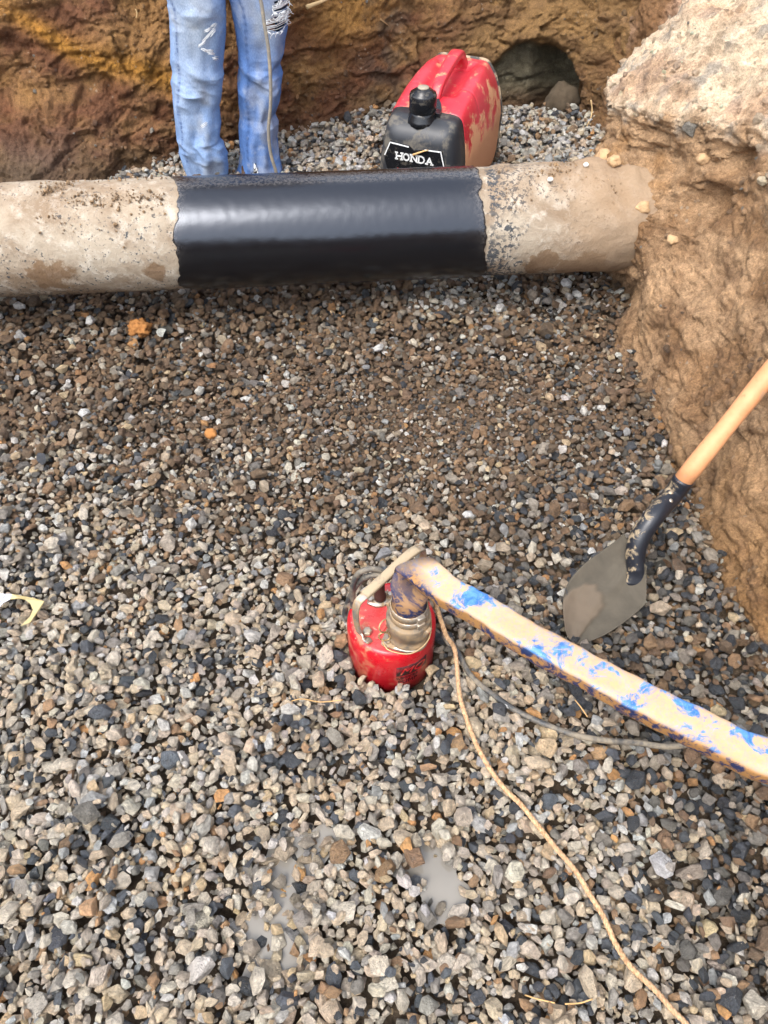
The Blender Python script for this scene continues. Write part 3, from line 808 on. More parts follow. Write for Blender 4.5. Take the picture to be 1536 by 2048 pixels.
for i, (x, y, r, lb) in enumerate([(1070, 343, .0125, 'white pebble on top of the dusty pipe near the bank, largest there'), (1100, 362, .006, 'tiny white pebble on the pipe just right of the larger white one'),
                                (1136, 362, .006, 'tiny white pebble on the pipe, second of the two tiny ones nearer the bank'), (1171, 333, .006, 'tiny pale pebble on the pipe top closest to the right bank')]):
    d = ray(x, y)   # meet the pipe surface
    best = min((abs(((q := PT(x, y, t)) - PIPE_A - PX * (q - PIPE_A).dot(PX)).length - PIPE_R - .008), t) for t in np.linspace(1.9, 2.25, 200))
    p = PT(x, y, best[1]); V, F = lump(p + Vector((0, -r * .4, r * .9)), r * 1.25, 20 + i, rough=.2, sub=2)
    tag(mesh_obj('pebble', V, F, M_WHITE), lb, 'pebble', 'pale pebbles on the pipe')
wst = [(936, 1035, .011, 'cream white stone on the gravel above the kink of the hose'), (1133, 568, .019, 'large white stone just below the pipe at the right'), (1152, 596, .013, 'square white stone beside the largest white one under the pipe'),
       (999, 621, .014, 'bright white stone on brown gravel right of centre below the pipe'), (829, 690, .013, 'pale cream stone in the middle of the dark brown gravel band'), (756, 700, .014, 'speckled white stone on dark brown gravel, left of the cream one'),
       (184, 648, .017, 'white stone on the gravel left of the orange clod'), (41, 618, .016, 'white stone at the far left just under the dusty pipe'), (171, 833, .014, 'small white stone alone on brown gravel at the left'),
       (1183, 1107, .009, 'cream pebble above the shovel blade edge'), (917, 1040, .010, 'pale stone left of the cream white stone above the hose')]
for i, (x, y, r, lb) in enumerate(wst):
    if i == 10: continue
    p = PZ(x, y, .01); p = PZ(x, y, surf(p.x, p.y, .012)); o = bpy.data.objects.new('white_stone', SM[(i * 5) % NV]); link(o)
    o.location = (p.x, p.y, surf(p.x, p.y, .012) + r * .75); o.rotation_euler = (.3 * math.sin(i * 3), .3 * math.cos(i * 2), i * 1.3); r *= 1.4; o.scale = (r, r * (.7 + .04 * (i % 5)), r * .65)
    o['scol'] = list(float(q_) for q_ in s2l((244, 242, 236) if i != 4 else (232, 218, 194))); o['wet'] = 0.0; tag(o, lb, 'stone', 'white stones scattered on the gravel')
# clods resting at the right bank where the pipe enters
for i, (x, y, r, dd, lb) in enumerate([(1208, 312, .020, 2.0, 'tan clod at the top of the pipe where it meets the bank'), (1228, 322, .018, 2.03, 'pale rounded clod right of the tan one at the pipe top'),
                                    (1250, 395, .016, 1.93, 'pale clod stuck on the bank beside the pipe end'), (1285, 415, .024, 1.92, 'large tan clod stuck in the bank at the pipe end'),
                                    (1405, 318, .016, 1.86, 'pale chip sticking out above the dark hollow in the bank'), (1345, 480, .014, 1.80, 'light grey crumb on the bank below the dark hollow')]):
    h = bank_hit(x, y); h = h + (Vector((0, 0, CAM_H)) - h).normalized() * r * .6 if h is not None else None; V, F = lump(h if h is not None else PT(x, y, dd), r, 60 + i, rough=.35)
    tag(mesh_obj('soil_clod', V, F, M_TANCLOD), lb, 'clod', 'clods on the right bank')
p = PY(1112, 245, 3.22); V, F = lump((p.x + .02, p.y + .05, .015), .072, 77, flat=1.25, rough=.35, sub=4)
tag(mesh_obj('boulder', V, F, clod_mat('grey_brown_rock', (80, 68, 52))), 'grey brown rock leaning in the mouth of the hollow behind the generator', 'rock')

# loose dirt lying along the top of the dusty pipe
n = 1500; ss_ = np.concatenate([RNG.uniform(.15, s_bl - .015, 900), RNG.uniform(s_br + .03, 1.75, 600)]); aa_ = RNG.normal(math.pi / 2 - .25, .30, n)
dn = np.array([mn.noise(Vector((a * 7, b * 3, 2))) for a, b in zip(ss_, aa_)]); k = RNG.random(n) < np.clip(.3 + dn * 2.2, .02, 1)
ss_, aa_ = ss_[k], aa_[k]; P_ = np.array([tuple(pipe_pt(s, a, PIPE_R + .004 + .005 * max(0, math.sin(a) - .55))) for s, a in zip(ss_, aa_)])
cc_ = np.array(s2l((168, 136, 100))) * np.exp(RNG.normal(0, .3, (len(ss_), 1)))
scatter_points('loose_dirt', P_, np.clip(.002 * np.exp(RNG.normal(.1, .5, len(ss_))), .001, .008), cc_, 'loose brown dirt and grit lying along the top of the pipe', 'dirt')
# ------------------------------------------------------------------ generator
gA = PZ(845, 262, .33); gB = PZ(945, 135, .33); gd = (gB - gA); gd.z = 0; gd.normalize()
g_rot = math.atan2(-gd.x, gd.y)          # local +Y runs front to back
gz = surf(gA.x, gA.y + .2, .05) - .006
gen = thing('generator', 'small red portable generator with black front and fuel cap, splashed with mud', 'generator', (gA.x - .014, gA.y, gz), g_rot)
def gsec(y, at, ab, h, zb=.03, n=40, k=5.0, ht=None, dz=0):
    """a rounded trapezoid section at local y: half width at top/bulge, total height"""
    ring = []
    ctrl = [(0, zb), (ab * .82, zb), (ab * .97, zb + .02), (ab, h * .45), (ab * .985, h * .62), (lerp(at, ab, .52), h * .84), (at * 1.02, h * .955), (at * .82, h * .995), (at * .4, h), (0, h)]
    pts = catmull([(x, 0, z) for x, z in ctrl], 5)
    right = [(max(0, p.x), p.z) for p in pts]
    full = right + [(-x, z) for x, z in right[::-1][1:-1]]
    return [Vector((x, y, z + dz)) for x, z in full]
def gmesh(name, V, F, mat, label=None, cols=None, smooth=True, parent=None):
    o = mesh_obj(name, V, F, mat, parent or gen, local=True, cols=cols, smooth=smooth)
    if label: o['label'] = label
    return o
m = MT('red_plastic_mud'); c0 = m.coord(); tcg = m.new('ShaderNodeSeparateXYZ'); m.l(c0, tcg.inputs[0])
n1 = m.noise(16, 8, .65, c0, .5); n2 = m.noise(90, 5, .65, c0); n3 = m.noise(5, 3, .5, c0)
c = m.mix(m.rampf(n3, .35, .65, .1, .7), s2l((178, 22, 38)), s2l((196, 74, 84)))
# mud: heavy low down on the right flank, splashes elsewhere
low = m.math('MULTIPLY', m.rampf(tcg.outputs['Z'], .30, .10, 0, .42), m.rampf(tcg.outputs['X'], .0, .1, .3, 1))
mk = m.rampf(m.math('ADD', m.math('ADD', n1, m.math('MULTIPLY', n2, .2)), low), .665, .76, 0, .85)
c = m.mix(mk, c, s2l((206, 156, 112)))
c = m.mix(m.rampf(n2, .62, .72, 0, .5), c, s2l((214, 150, 130)))
m.set(c, m.rampf(mk, 0, 1, .33, .9), 0, m.bump(m.math('ADD', mk, m.math('MULTIPLY', n2, .3)), .35, .003), .5); M_GRED = m.m
M_GBLK = mat_plain('black_plastic_dusty', s2l((44, 46, 50)), .45, dust=.55, dustcol=s2l((120, 112, 98)), scale=14, lo=.5, hi=.62)
M_BLKGLOSS = mat_plain('black_gloss_plastic', s2l((24, 25, 28)), .25, dust=.35, dustcol=s2l((120, 112, 98)), scale=30, lo=.58, hi=.66)
secs = [(.085, .108, .132, .318), (.13, .108, .140, .330), (.20, .108, .146, .343), (.28, .106, .148, .352), (.36, .102, .148, .356), (.43, .094, .145, .350), (.475, .082, .138, .332), (.505, .060, .122, .29), (.515, .04, .09, .22)]
def dense(secs, n):
    ys = np.linspace(secs[0][0], secs[-1][0], n); a = np.array(secs)
    return [gsec(y, *[float(np.interp(y, a[:, 0], a[:, c])) for c in (1, 2, 3)]) for y in ys]
rings = dense(secs, 90)
# bulging rounded tail, panel seam grooves
for r in rings:
    for p in r:
        g = math.exp(-((p.y - .205) / .0022) ** 2) if p.z > .2 else 0
        p.z -= .004 * g; p.x *= 1 - .015 * g
        if p.z > .25: p.z -= .026 * float(sstep(.15, .20, p.y) * (1 - sstep(.37, .41, p.y))) * float(1 - sstep(.035, .075, abs(p.x)))
V, F = loft(rings, True); gmesh('red_shell', V, F, M_GRED)
# grey seam strip across the tail
M_GREY = mat_plain('grey_plastic', s2l((70, 68, 64)), .6, dust=.6, scale=20)
rr = [[p * 1.0 for p in r] for r in dense([(.447, .0915, .1435, .3475), (.462, .088, .1415, .341)], 4)]
for r in rr:
    for p in r: p.x *= 1.02; p.z = .03 + (p.z - .03) * 1.012
V, F = loft(rr, True); gmesh('rear_trim', V, F, M_GREY)
# black front cover
secs_f = [(-.012, .070, .108, .262), (-.004, .088, .118, .282), (.012, .098, .124, .300), (.04, .104, .129, .311), (.084, .1075, .1318, .3175)]
rings = []
for s_ in secs_f: rings.append(gsec(*s_))
V, F = loft(rings, True); gmesh('front_cover', V, F, M_GBLK)
# badge plate on the front with white outline and lettering
def flat_poly(pts, y0, th):
    n = len(pts); V = [Vector((x, y0, z)) for x, z in pts] + [Vector((x, y0 + th, z)) for x, z in pts]
    F = [tuple(range(n)), tuple(range(2 * n - 1, n - 1, -1))] + [(i, i + n, (i + 1) % n + n, (i + 1) % n) for i in range(n)]
    return V, F
hexa = [(x, z + .012) for x, z in [(-.100, .195), (-.082, .243), (-.020, .238), (-.006, .226), (.022, .232), (.082, .238), (.096, .190), (.088, .145), (-.088, .145)]]
V, F = flat_poly(hexa, -.0165, .010)
bp = gmesh('badge_plate', V, F, M_BLKGLOSS, smooth=False)
M_WHT = mat_plain('white_print', s2l((225, 225, 222)), .5, bump=.02)
def strokes(name, segs, w, mat, y0, parent):
    parts = []
    for (x0, z0), (x1, z1) in segs:
        d = Vector((x1 - x0, 0, z1 - z0)); L_ = d.length; d.normalize(); nn = Vector((-d.z, 0, d.x)) * w / 2
        a = Vector((x0, y0, z0)) - d * w * .3; b = Vector((x1, y0, z1)) + d * w * .3; t = Vector((0, .0016, 0))
        q = [a + nn, a - nn, b - nn, b + nn]; V = q + [p + t for p in q]
        parts.append((V, [(0, 1, 2, 3), (7, 6, 5, 4), (0, 4, 5, 1), (1, 5, 6, 2), (2, 6, 7, 3), (3, 7, 4, 0)]))
    V, F = merge(parts); return gmesh(name, V, F, mat, smooth=False, parent=parent)
def gpart(o):  # child of the badge: same local space as the generator
    o.parent = bp; return o
gpart(strokes('outline', [((-.098, .212), (-.081, .252)), ((-.081, .252), (-.022, .2475))], .0032, M_WHT, -.0182, gen)); gpart(strokes('outline', [((.030, .2465), (.080, .2485)), ((.080, .2485), (.093, .204))], .0032, M_WHT, -.0182, gen))
# slab letters H O N D A, heights in metres
def letter(ch, x, z, w, h):
    L_ = []
    s = .0035
    if ch == 'H': L_ = [((x, z), (x, z + h)), ((x + w, z), (x + w, z + h)), ((x, z + h / 2), (x + w, z + h / 2))] + [((px_ - s, pz), (px_ + s, pz)) for px_ in (x, x + w) for pz in (z, z + h)]
    if ch == 'N': L_ = [((x, z), (x, z + h)), ((x + w, z), (x + w, z + h)), ((x, z + h), (x + w, z)), ((x - s, z), (x + s, z)), ((x - s, z + h), (x + s, z + h)), ((x + w - s, z + h), (x + w + s, z + h))]
    if ch in 'OD':
        pts = [(x + w / 2 + w / 2 * math.cos(a), z + h / 2 + h / 2 * math.sin(a)) for a in [2 * math.pi * k / 12 for k in range(13)]]
        if ch == 'D':
            pts = [(x, z), (x + w * .5, z), (x + w * .85, z + h * .15), (x + w, z + h * .5), (x + w * .85, z + h * .85), (x + w * .5, z + h), (x, z + h), (x, z)]; L_ = [((x - s, z), (x, z)), ((x - s, z + h), (x, z + h))]
        L_ += list(zip(pts[:-1], pts[1:]))
    if ch == 'A': L_ = [((x, z), (x + w / 2, z + h)), ((x + w / 2, z + h), (x + w, z)), ((x + w * .25, z + h * .36), (x + w * .75, z + h * .36)), ((x - s, z), (x + s, z)), ((x + w - s, z), (x + w + s, z))]
    return L_
segs = []
for ch, x in zip('HONDA', (-.060, -.037, -.012, .012, .037)): segs += letter(ch, x, .206, .0175, .019)
gpart(strokes('lettering', segs, .0042, M_WHT, -.0182, gen))
M_REDPR = mat_plain('red_print', s2l((200, 60, 40)), .5, bump=.02)
gpart(strokes('red_marking', [((-.062, .172), (-.055, .178)), ((-.055, .178), (-.052, .171)), ((-.050, .172), (-.044, .177)), ((-.044, .177), (-.040, .171)), ((-.036, .172), (-.028, .176)), ((-.028, .176), (-.022, .171))], .0022, M_REDPR, -.0182, gen))
# filler neck, cap, spade shaped recess panel behind the cap
cx_, cy_ = -.004, .050
neckprof = [(.050, .296), (.046, .308), (.040, .322), (.038, .330)]
V, F = lathe(neckprof, (cx_, cy_, 0), 8); gmesh('filler_neck', V, F, M_BLKGLOSS)
capV, capF = [], []
rings = []
for r, z in [(.038, .330), (.0405, .333), (.0405, .374), (.038, .380), (.030, .3825), (.029, .386), (.020, .388), (.018, .392), (.006, .393)]:
    n = 48; rings.append([Vector((cx_ + r * (1 + (.018 if (k // 2) % 3 == 0 else 0) * (1 if .333 <= z <= .376 else 0)) * math.cos(2 * math.pi * k / n), cy_ + r * math.sin(2 * math.pi * k / n), z)) for k in range(n)])
V, F = loft(rings, True); cap = gmesh('fuel_cap', V, F, M_BLKGLOSS)
V, F = lathe([(.017, .392), (.0165, .3955), (.006, .396)], (cx_, cy_, 0), 24)
vent = gmesh('vent_knob', V, F, mat_plain('dusty_knob', s2l((150, 140, 122)), .7)); vent.parent = cap
sp = [(-.040, .060), (-.034, .100), (-.012, .150), (.008, .150), (.034, .112), (.046, .085), (.050, .055)]
def top_z(x, y): return float(np.interp(y, [.085, .13, .2, .28], [.3205, .3325, .3455, .3545])) - .0 - 1.2 * max(0, abs(x) - .06) ** 2 * 4
V = [Vector((x, y, top_z(x, y) - .006)) for x, y in sp] + [Vector((x * .97, y, top_z(x, y) + .004)) for x, y in sp]; n = len(sp)
F = [tuple(range(n))[::-1], tuple(range(n, 2 * n))] + [(i, (i + 1) % n, (i + 1) % n + n, i + n) for i in range(n)]
gmesh('switch_panel', V, F, M_BLKGLOSS, smooth=False)
# carry handle
hp = catmull([(.006, .130, .315), (.006, .152, .348), (.006, .18, .366), (.005, .24, .378), (.004, .30, .386), (.004, .340, .387), (.004, .368, .378), (.004, .388, .355), (.004, .398, .315)], 7)
T, Nn = frames(hp); rings = []
for i, p in enumerate(hp):
    t = i / (len(hp) - 1); w = lerp(.016, .021, min(1, t * 1.6)) + (.012 * max(0, (t - .84) / .16)); h = lerp(.011, .014, t)
    Bx = Vector((1, 0, 0)); Nz = Bx.cross(T[i]); ring = []
    for k in range(16):
        a = 2 * math.pi * k / 16; ca, sa = math.cos(a), math.sin(a)
        ring.append(p + Bx * (w * math.copysign(abs(ca) ** .55, ca)) + Nz * (h * math.copysign(abs(sa) ** .55, sa)))
    rings.append(ring)
V, F = loft(rings, True); gmesh('carry_handle', V, F, M_GRED)
for x in (-.1, .1):
    V, F = bev_box((.03, .03, .04), Matrix.Translation((x, .08, .016)), .006); gmesh('rubber_foot', V, F, M_BLKGLOSS)
    V, F = bev_box((.03, .03, .04), Matrix.Translation((x, .42, .016)), .006); gmesh('rubber_foot', V, F, M_BLKGLOSS)
# straw on the badge
M_STRAW = mat_plain('straw', s2l((205, 165, 110)), .8, scale=80)
gm = Matrix.Translation(gen.location) @ gen.rotation_euler.to_matrix().to_4x4()
V, F = tube([gm @ Vector(p) for p in [(-.006, -.022, .228), (.010, -.021, .236), (.03, -.022, .246), (.042, -.021, .250)]], lambda t: .0035 - .002 * t, 6)
tag(mesh_obj('straw', V, F, M_STRAW), 'dry straw blade stuck across the lettering on the generator front', 'straw')

# ------------------------------------------------------------------ person
legL = {0: (336, 449), 50: (338, 450), 100: (342, 448), 150: (343, 447), 165: (342, 446), 200: (344, 441), 215: (346, 438), 250: (350, 443), 280: (352, 440), 290: (358, 448), 310: (363, 453), 350: (376, 456), 364: (380, 457), 378: (382, 458), 392: (384, 459)}
legR = {0: (460, 576), 30: (463, 577), 60: (468, 576), 85: (472, 571), 110: (475, 569), 130: (477, 560), 150: (475, 565), 180: (474, 564), 210: (478, 558), 232: (480, 549), 250: (478, 556), 280: (479, 553), 310: (480, 560), 335: (476, 564), 352: (472, 566), 368: (470, 568)}
zr = .905
person = thing('person', 'person in light blue ripped jeans standing on the gravel beyond the pipe', 'person', (-.53, 2.72, 0))
def jeans_leg(tab, Y, seed, hole=None):
    rows = sorted(tab); rings = []; cols = []
    ysm = np.arange(rows[-1], -1, -1.6)
    prm = []
    for r in ysm:
        l = np.interp(r, rows, [tab[k][0] for k in rows]); q = np.interp(r, rows, [tab[k][1] for k in rows])
        pl, pr_ = PY(l, r, Y), PY(q, r, Y); prm.append((pl.x, pr_.x, pl.z))
    top = prm[-1]; ztop = top[2]
    for z in np.arange(ztop + .008, .86, .008):
        f = (z - ztop) / (.86 - ztop); cxm = (top[0] + top[1]) / 2 * (1 - f) + f * (person.location.x + (-.092 if seed == 1 else .092)); hw = lerp((top[1] - top[0]) / 2, .098, f)
        prm.append((cxm - hw, cxm + hw, z))
    n = 72; Cn = []
    for (xl, xr, z) in prm:
        cxm, hw = (xl + xr) / 2, (xr - xl) / 2; ring = []
        bow = .012 * math.sin(z * 6)
        for j in range(n):
            a = 2 * math.pi * j / n; ca, sa = math.cos(a), math.sin(a)
            q = Vector((ca * 1.3 + seed * 5, sa * 1.3, z * 14 + .9 * math.sin(a + seed) + 2 * mn.noise(Vector((seed, z * 6, 0)))))
            f1 = mn.ridged_multi_fractal(q * .55, 1, 2, 2, 1, 2) - 1.0
            f2 = mn.noise(Vector((ca * 2 + seed, sa * 2, z * 9)))
            amt = 3.2 * float(np.interp(z, [0, .08, .2, .34, .46, .7, .8], [.0075, .0085, .007, .0060, .0050, .0035, .003]))
            side = abs(ca)
            d = amt * (f1 * .9 + f2 * .8) * (1 - .65 * side) + .001 * mn.noise(q * 4)
            r1, r2 = hw, hw * .98
            x = cxm + ca * (r1 + d); y = Y + bow + sa * (r2 + d)
            ring.append(Vector((x, y, z)))
            front = max(0, -sa)
            fade = front ** 1.5 * (.45 + .55 * float(sstep(.10, .45, z))) * (.75 + .5 * mn.noise(Vector((x * 20, z * 9, seed))))
            if seed == 2: fade = fade * (.25 + .75 * float(sstep(-.05, .04, x - cxm))) * (.5 + .5 * float(sstep(.3, .5, z)))
            base = np.array(s2l((112, 144, 190))) if seed == 1 else np.array(s2l((76, 110, 164)))
            c = lerp(base, np.array(s2l((164, 174, 184))), float(np.clip(fade * .9, 0, 1)))
            c = lerp(c, np.array(s2l((160, 158, 148))), .35 * float(np.clip(mn.fractal(Vector((x * 14, y * 14, z * 10)), .8, 2, 3) * 2 + (.25 if z < .1 else -.1), 0, 1)))
            # worn seam with puckered marks
            sx_ = (xl + .19 * (xr - xl)) if seed == 1 else (xl + .27 * (xr - xl))
            if sa < 0:
                dd = abs(x - sx_ - .003 * math.sin(z * 40))
                pk = (math.sin(z * 300) * .5 + .5) if seed == 2 else (1 if mn.noise(Vector((z * 120, x * 60, 3))) > .12 else 0)
                kk = math.exp(-(max(0, dd - .001) / .0042) ** 2) * (.45 + .55 * pk)
                c = lerp(c, np.array(s2l((52, 74, 116))), kk * .8)
            cols.append(c)
        rings.append(ring)
    V, F = loft(rings, False)
    return V, F, cols, prm
partsJ = []; colsJ = []
for tab, Y, seed in ((legL, 2.68, 1), (legR, 2.73, 2)):
    V, F, cc, prm = jeans_leg(tab, Y, seed)
    if seed == 1: prmL = prm
    else: prmR = prm
    partsJ.append([V, F]); colsJ.append(cc)
# ripped openings on the right leg knee: cut faces out
def in_rip(p, cx0, cz0, rx, rz, seed):
    e = ((p.x - cx0) / rx) ** 2 + ((p.z - cz0) / rz) ** 2
    return p.y < 2.72 and e + .5 * mn.noise(Vector((p.x * 60, p.z * 60, seed))) < 1
rips = [(552, 50, .030, .020), (560, 16, .022, .014), (566, 34, .014, .008)]
RP = [(PY(x, y, 2.66), rx, rz) for x, y, rx, rz in rips]
V, F = partsJ[1]
partsJ[1][1] = [f for f in F if not any(in_rip(sum((V[i] for i in f), Vector()) / 4, q.x, q.z, rx, rz, k) for k, (q, rx, rz) in enumerate(RP))]
# ragged split hem on the right leg
cx_h = PY(512, 350, 2.66).x
partsJ[1][1] = [f for f in partsJ[1][1] if not (lambda q: q.y < 2.73 and q.z < .075 + .0 and abs(q.x - cx_h) < .022 * max(0, (.078 - q.z) / .075) + .004 * mn.noise(q * 90))(sum((V[i] for i in f), Vector()) / 4)]
# hips
px0, py0 = person.location.x, 2.72
hr = []
for z, a, b in [(.80, .185, .115), (.86, .186, .118), (.92, .178, .118), (1.0, .160, .108), (1.05, .152, .10)]:
    hr.append([Vector((px0 + a * math.cos(2 * math.pi * j / 40), py0 + b * math.sin(2 * math.pi * j / 40), z)) for j in range(40)])
HV, HF = loft(hr, False); partsJ.append([HV, HF]); colsJ.append([np.array(s2l((110, 142, 186)))] * len(HV))
V, F = merge(partsJ)
m = MT('denim'); at = m.new('ShaderNodeAttribute', attribute_name='col'); c0 = m.coord()
wv = m.noise(420, 3, .6, c0, stretch=(1, 1, .35)); n1 = m.noise(30, 5, .6, c0)
c = m.mix(1.0, at.outputs['Color'], m.ramp(wv, [(.3, (.74, .76, .8)), (.7, (1.2, 1.18, 1.15))]), 'MULTIPLY')
c = m.mix(m.rampf(n1, .55, .75, 0, .3), c, s2l((188, 194, 198)))
m.set(c, .92, 0, m.bump(wv, .4, .001, m.bump(n1, .4, .006)), .2); M_DENIM = m.m
mesh_obj('jeans', V, F, M_DENIM, person, cols=[tuple(c) for c in sum(colsJ, [])])
# frayed white threads
M_FRAY = mat_plain('frayed_cotton', s2l((222, 224, 224)), .95, scale=60)
fr = []
rnd = random.Random(5)
def front_y(x, prm, z, Y):
    k = min(prm, key=lambda q: abs(q[2] - z)); cxm, hw = (k[0] + k[1]) / 2, (k[1] - k[0]) / 2
    u = max(-1, min(1, (x - cxm) / hw)); return Y - hw * math.sqrt(1 - u * u) * .98
for (q, rx, rz) in RP:
    for k in range(34):
        a = rnd.uniform(0, 6.28); x0 = q.x + rx * math.cos(a) * 1.05; z0 = q.z + rz * math.sin(a) * 1.1
        x1 = x0 + rnd.uniform(-.012, .012); z1 = z0 - rnd.uniform(.002, .014)
        p0 = Vector((x0, front_y(x0, prmR, z0, 2.73) - .003, z0)); p1 = Vector((x1, front_y(x1, prmR, z1, 2.73) - .006, z1))
        fr.append(tube([p0, (p0 + p1) / 2 + Vector((rnd.uniform(-.004, .004), -.003, 0)), p1], .0009, 4))
    for k in range(9):
        z0 = q.z + rnd.uniform(-.8, .8) * rz; p0 = Vector((q.x - rx, front_y(q.x - rx, prmR, z0, 2.73) - .001, z0)); x1 = q.x + rx; z1 = z0 + rnd.uniform(-.01, .01)
        p1 = Vector((x1, front_y(x1, prmR, z1, 2.73) - .001, z1)); fr.append(tube([p0, (p0 + p1) / 2 + Vector((0, -.004, -.003)), p1], .0011, 4))
for (x, y, dx, dy) in [(410, 62, 10, -3), (422, 58, 8, -4), (405, 85, 22, -22), (398, 92, 12, -8), (410, 100, 8, 4), (416, 108, 10, 4), (424, 120, 8, 6), (404, 98, 9, 6), (420, 74, 8, -8), (412, 104, 12, 3), (402, 255, 10, -5)]:
    for k in range(9):
        sx, sy = x + rnd.uniform(-2, 2), y + rnd.uniform(-3, 3)
        a = PY(sx, sy, 2.6); b = PY(sx + dx, sy + dy, 2.6)
        a.y = front_y(a.x, prmL, a.z, 2.68) - .002; b.y = front_y(b.x, prmL, b.z, 2.68) - .002
        fr.append(tube([a, (a + b) / 2 + Vector((0, -.002, rnd.uniform(-.003, .003))), b], .0006, 4))
for k in range(60):       # hem fringe
    u = rnd.uniform(-1, 1); zz = .0765 - abs(u) * .06
    side = rnd.choice([-1, 1]); x0 = cx_h + side * (.022 * (.078 - (zz)) / .075 + .001)
    p0 = Vector((x0, front_y(x0, prmR, zz, 2.73) - .002, zz)); p1 = p0 + Vector((-side * rnd.uniform(0, .006), -.004, -rnd.uniform(.004, .014)))
    fr.append(tube([p0, p1], .0012, 4))
V, F = merge(fr); mesh_obj('frayed_threads', V, F, M_FRAY, person)['kind'] = 'stuff'
# body under the clothes: one continuous skin
def skin_mesh(name, pts, edges, rad, mat, sub=2, root=0):
    me = bpy.data.meshes.new(name + '_base'); me.from_pydata(pts, edges, []); ob = bpy.data.objects.new(name + '_tmp', me); link(ob)
    sk = ob.modifiers.new('s', 'SKIN'); sd = ob.modifiers.new('d', 'SUBSURF'); sd.levels = sub
    for i, r in enumerate(rad): me.skin_vertices[0].data[i].radius = (r, r) if isinstance(r, float) else r
    me.skin_vertices[0].data[root].use_root = True
    dg = bpy.context.evaluated_depsgraph_get(); m2 = bpy.data.meshes.new_from_object(ob.evaluated_get(dg))
    V = [v.co.copy() for v in m2.vertices]; F = [tuple(p.vertices) for p in m2.polygons]
    bpy.data.objects.remove(ob); bpy.data.meshes.remove(me); bpy.data.meshes.remove(m2)
    return V, F
X = px0; LX = (prmL[0][0] + prmL[0][1]) / 2; RX = (prmR[0][0] + prmR[0][1]) / 2
kL = min(prmL, key=lambda q: abs(q[2] - .48)); kR = min(prmR, key=lambda q: abs(q[2] - .48)); LK = (kL[0] + kL[1]) / 2; RK = (kR[0] + kR[1]) / 2
pts = [(X, 2.72, .95), (X, 2.72, 1.12), (X, 2.72, 1.30), (X, 2.73, 1.43), (X, 2.72, 1.52), (X, 2.71, 1.62), (X, 2.71, 1.71),
       (X - .09, 2.72, .88), (LK, 2.68, .48), (LX, 2.69, .11), (LX, 2.69, .07), (X + .09, 2.72, .88), (RK, 2.725, .48), (RX, 2.735, .11), (RX, 2.735, .07),
       (X - .19, 2.73, 1.40), (X - .25, 2.74, 1.14), (X - .19, 2.68, .95), (X + .19, 2.73, 1.40), (X + .25, 2.74, 1.14), (X + .19, 2.68, .95)]
edges = [(0, 1), (1, 2), (2, 3), (3, 4), (4, 5), (5, 6), (0, 7), (7, 8), (8, 9), (9, 10), (0, 11), (11, 12), (12, 13), (13, 14), (3, 15), (15, 16), (16, 17), (3, 18), (18, 19), (19, 20)]
rad = [.12, .12, .13, .10, .055, .085, .075, .085, .055, .036, .030, .085, .055, .036, .030, .055, .042, .035, .055, .042, .035]
M_SKIN = mat_plain('skin', s2l((176, 122, 96)), .55, scale=40)
V, F = skin_mesh('body', pts, edges, rad, M_SKIN); mesh_obj('body', V, F, M_SKIN, person)
pts2 = pts[:4] + [(X, 2.725, 1.49)] + [pts[15], pts[16], (X - .22, 2.70, 1.0), pts[18], pts[19], (X + .22, 2.70, 1.0)]
e2 = [(0, 1), (1, 2), (2, 3), (3, 4), (3, 5), (5, 6), (6, 7), (3, 8), (8, 9), (9, 10)]
V, F = skin_mesh('shirt', pts2, e2, [.155, .145, .155, .12, .075, .075, .058, .05, .075, .058, .05], None)
mesh_obj('shirt', V, F, mat_plain('grey_cotton', s2l((92, 96, 104)), .9, scale=30), person)
V, F = lump((X, 2.73, 1.70), .098, 9, flat=.95, rough=.15); mesh_obj('hair', [v for v in V], F, mat_plain('dark_hair', s2l((42, 32, 26)), .7), person)
M_BOOT = mat_plain('muddy_boot', s2l((62, 46, 34)), .7, dust=.8, dustcol=s2l((96, 76, 58)), scale=30)
for bx, by in ((LX, 2.69), (RX, 2.735)):
    rings = []
    for t in np.linspace(0, 1, 14):
        y = by + .07 - .28 * t; w = .040 + .012 * math.sin(math.pi * min(1, t * 1.1)) - (.016 * max(0, t - .85) / .15); h = np.interp(t, [0, .12, .3, .5, .8, 1], [.07, .12, .12, .048, .042, .03])
        z0 = -.012
        rings.append([Vector((bx + w * math.copysign(abs(math.cos(a)) ** .7, math.cos(a)), y, z0 + h / 2 + h / 2 * math.copysign(abs(math.sin(a)) ** .7, math.sin(a)))) for a in [2 * math.pi * k / 20 for k in range(20)]])
    V, F = loft(rings, True); mesh_obj('boot', V, F, M_BOOT, person)

# ------------------------------------------------------------------ thin grey cord hanging in front of the person
M_CORD = mat_plain('grey_cord', s2l((128, 122, 112)), .6, dust=.7, dustcol=s2l((160, 146, 122)), scale=60)
Yc = 2.30
cp = [PY(x, y, Yc) for x, y in [(506, -40), (521, 0), (529, 50), (537, 100), (541, 160), (541, 210), (537, 260), (541, 305), (551, 340), (556, 360), (560, 385)]]
topc = [Vector((cp[0].x - .15, 2.6, 1.75)), Vector((cp[0].x - .13, 2.45, 1.35)), Vector((cp[0].x - .06, 2.34, .9))]
endc_ = [Vector((cp[-1].x + .03, 2.30, .03)), Vector((cp[-1].x + .12, 2.33, .025)), Vector((-.05, 2.30, .03)), Vector((.05, 2.28, .06)), gm @ Vector((-.03, -.018, .12))]
V, F = tube(catmull(topc + cp + endc_, 10), .0048, 8)
tag(mesh_obj('electric_lead', V, F, M_CORD), 'thin grey cord hanging down in front of the jeans and dropping behind the pipe', 'cord')

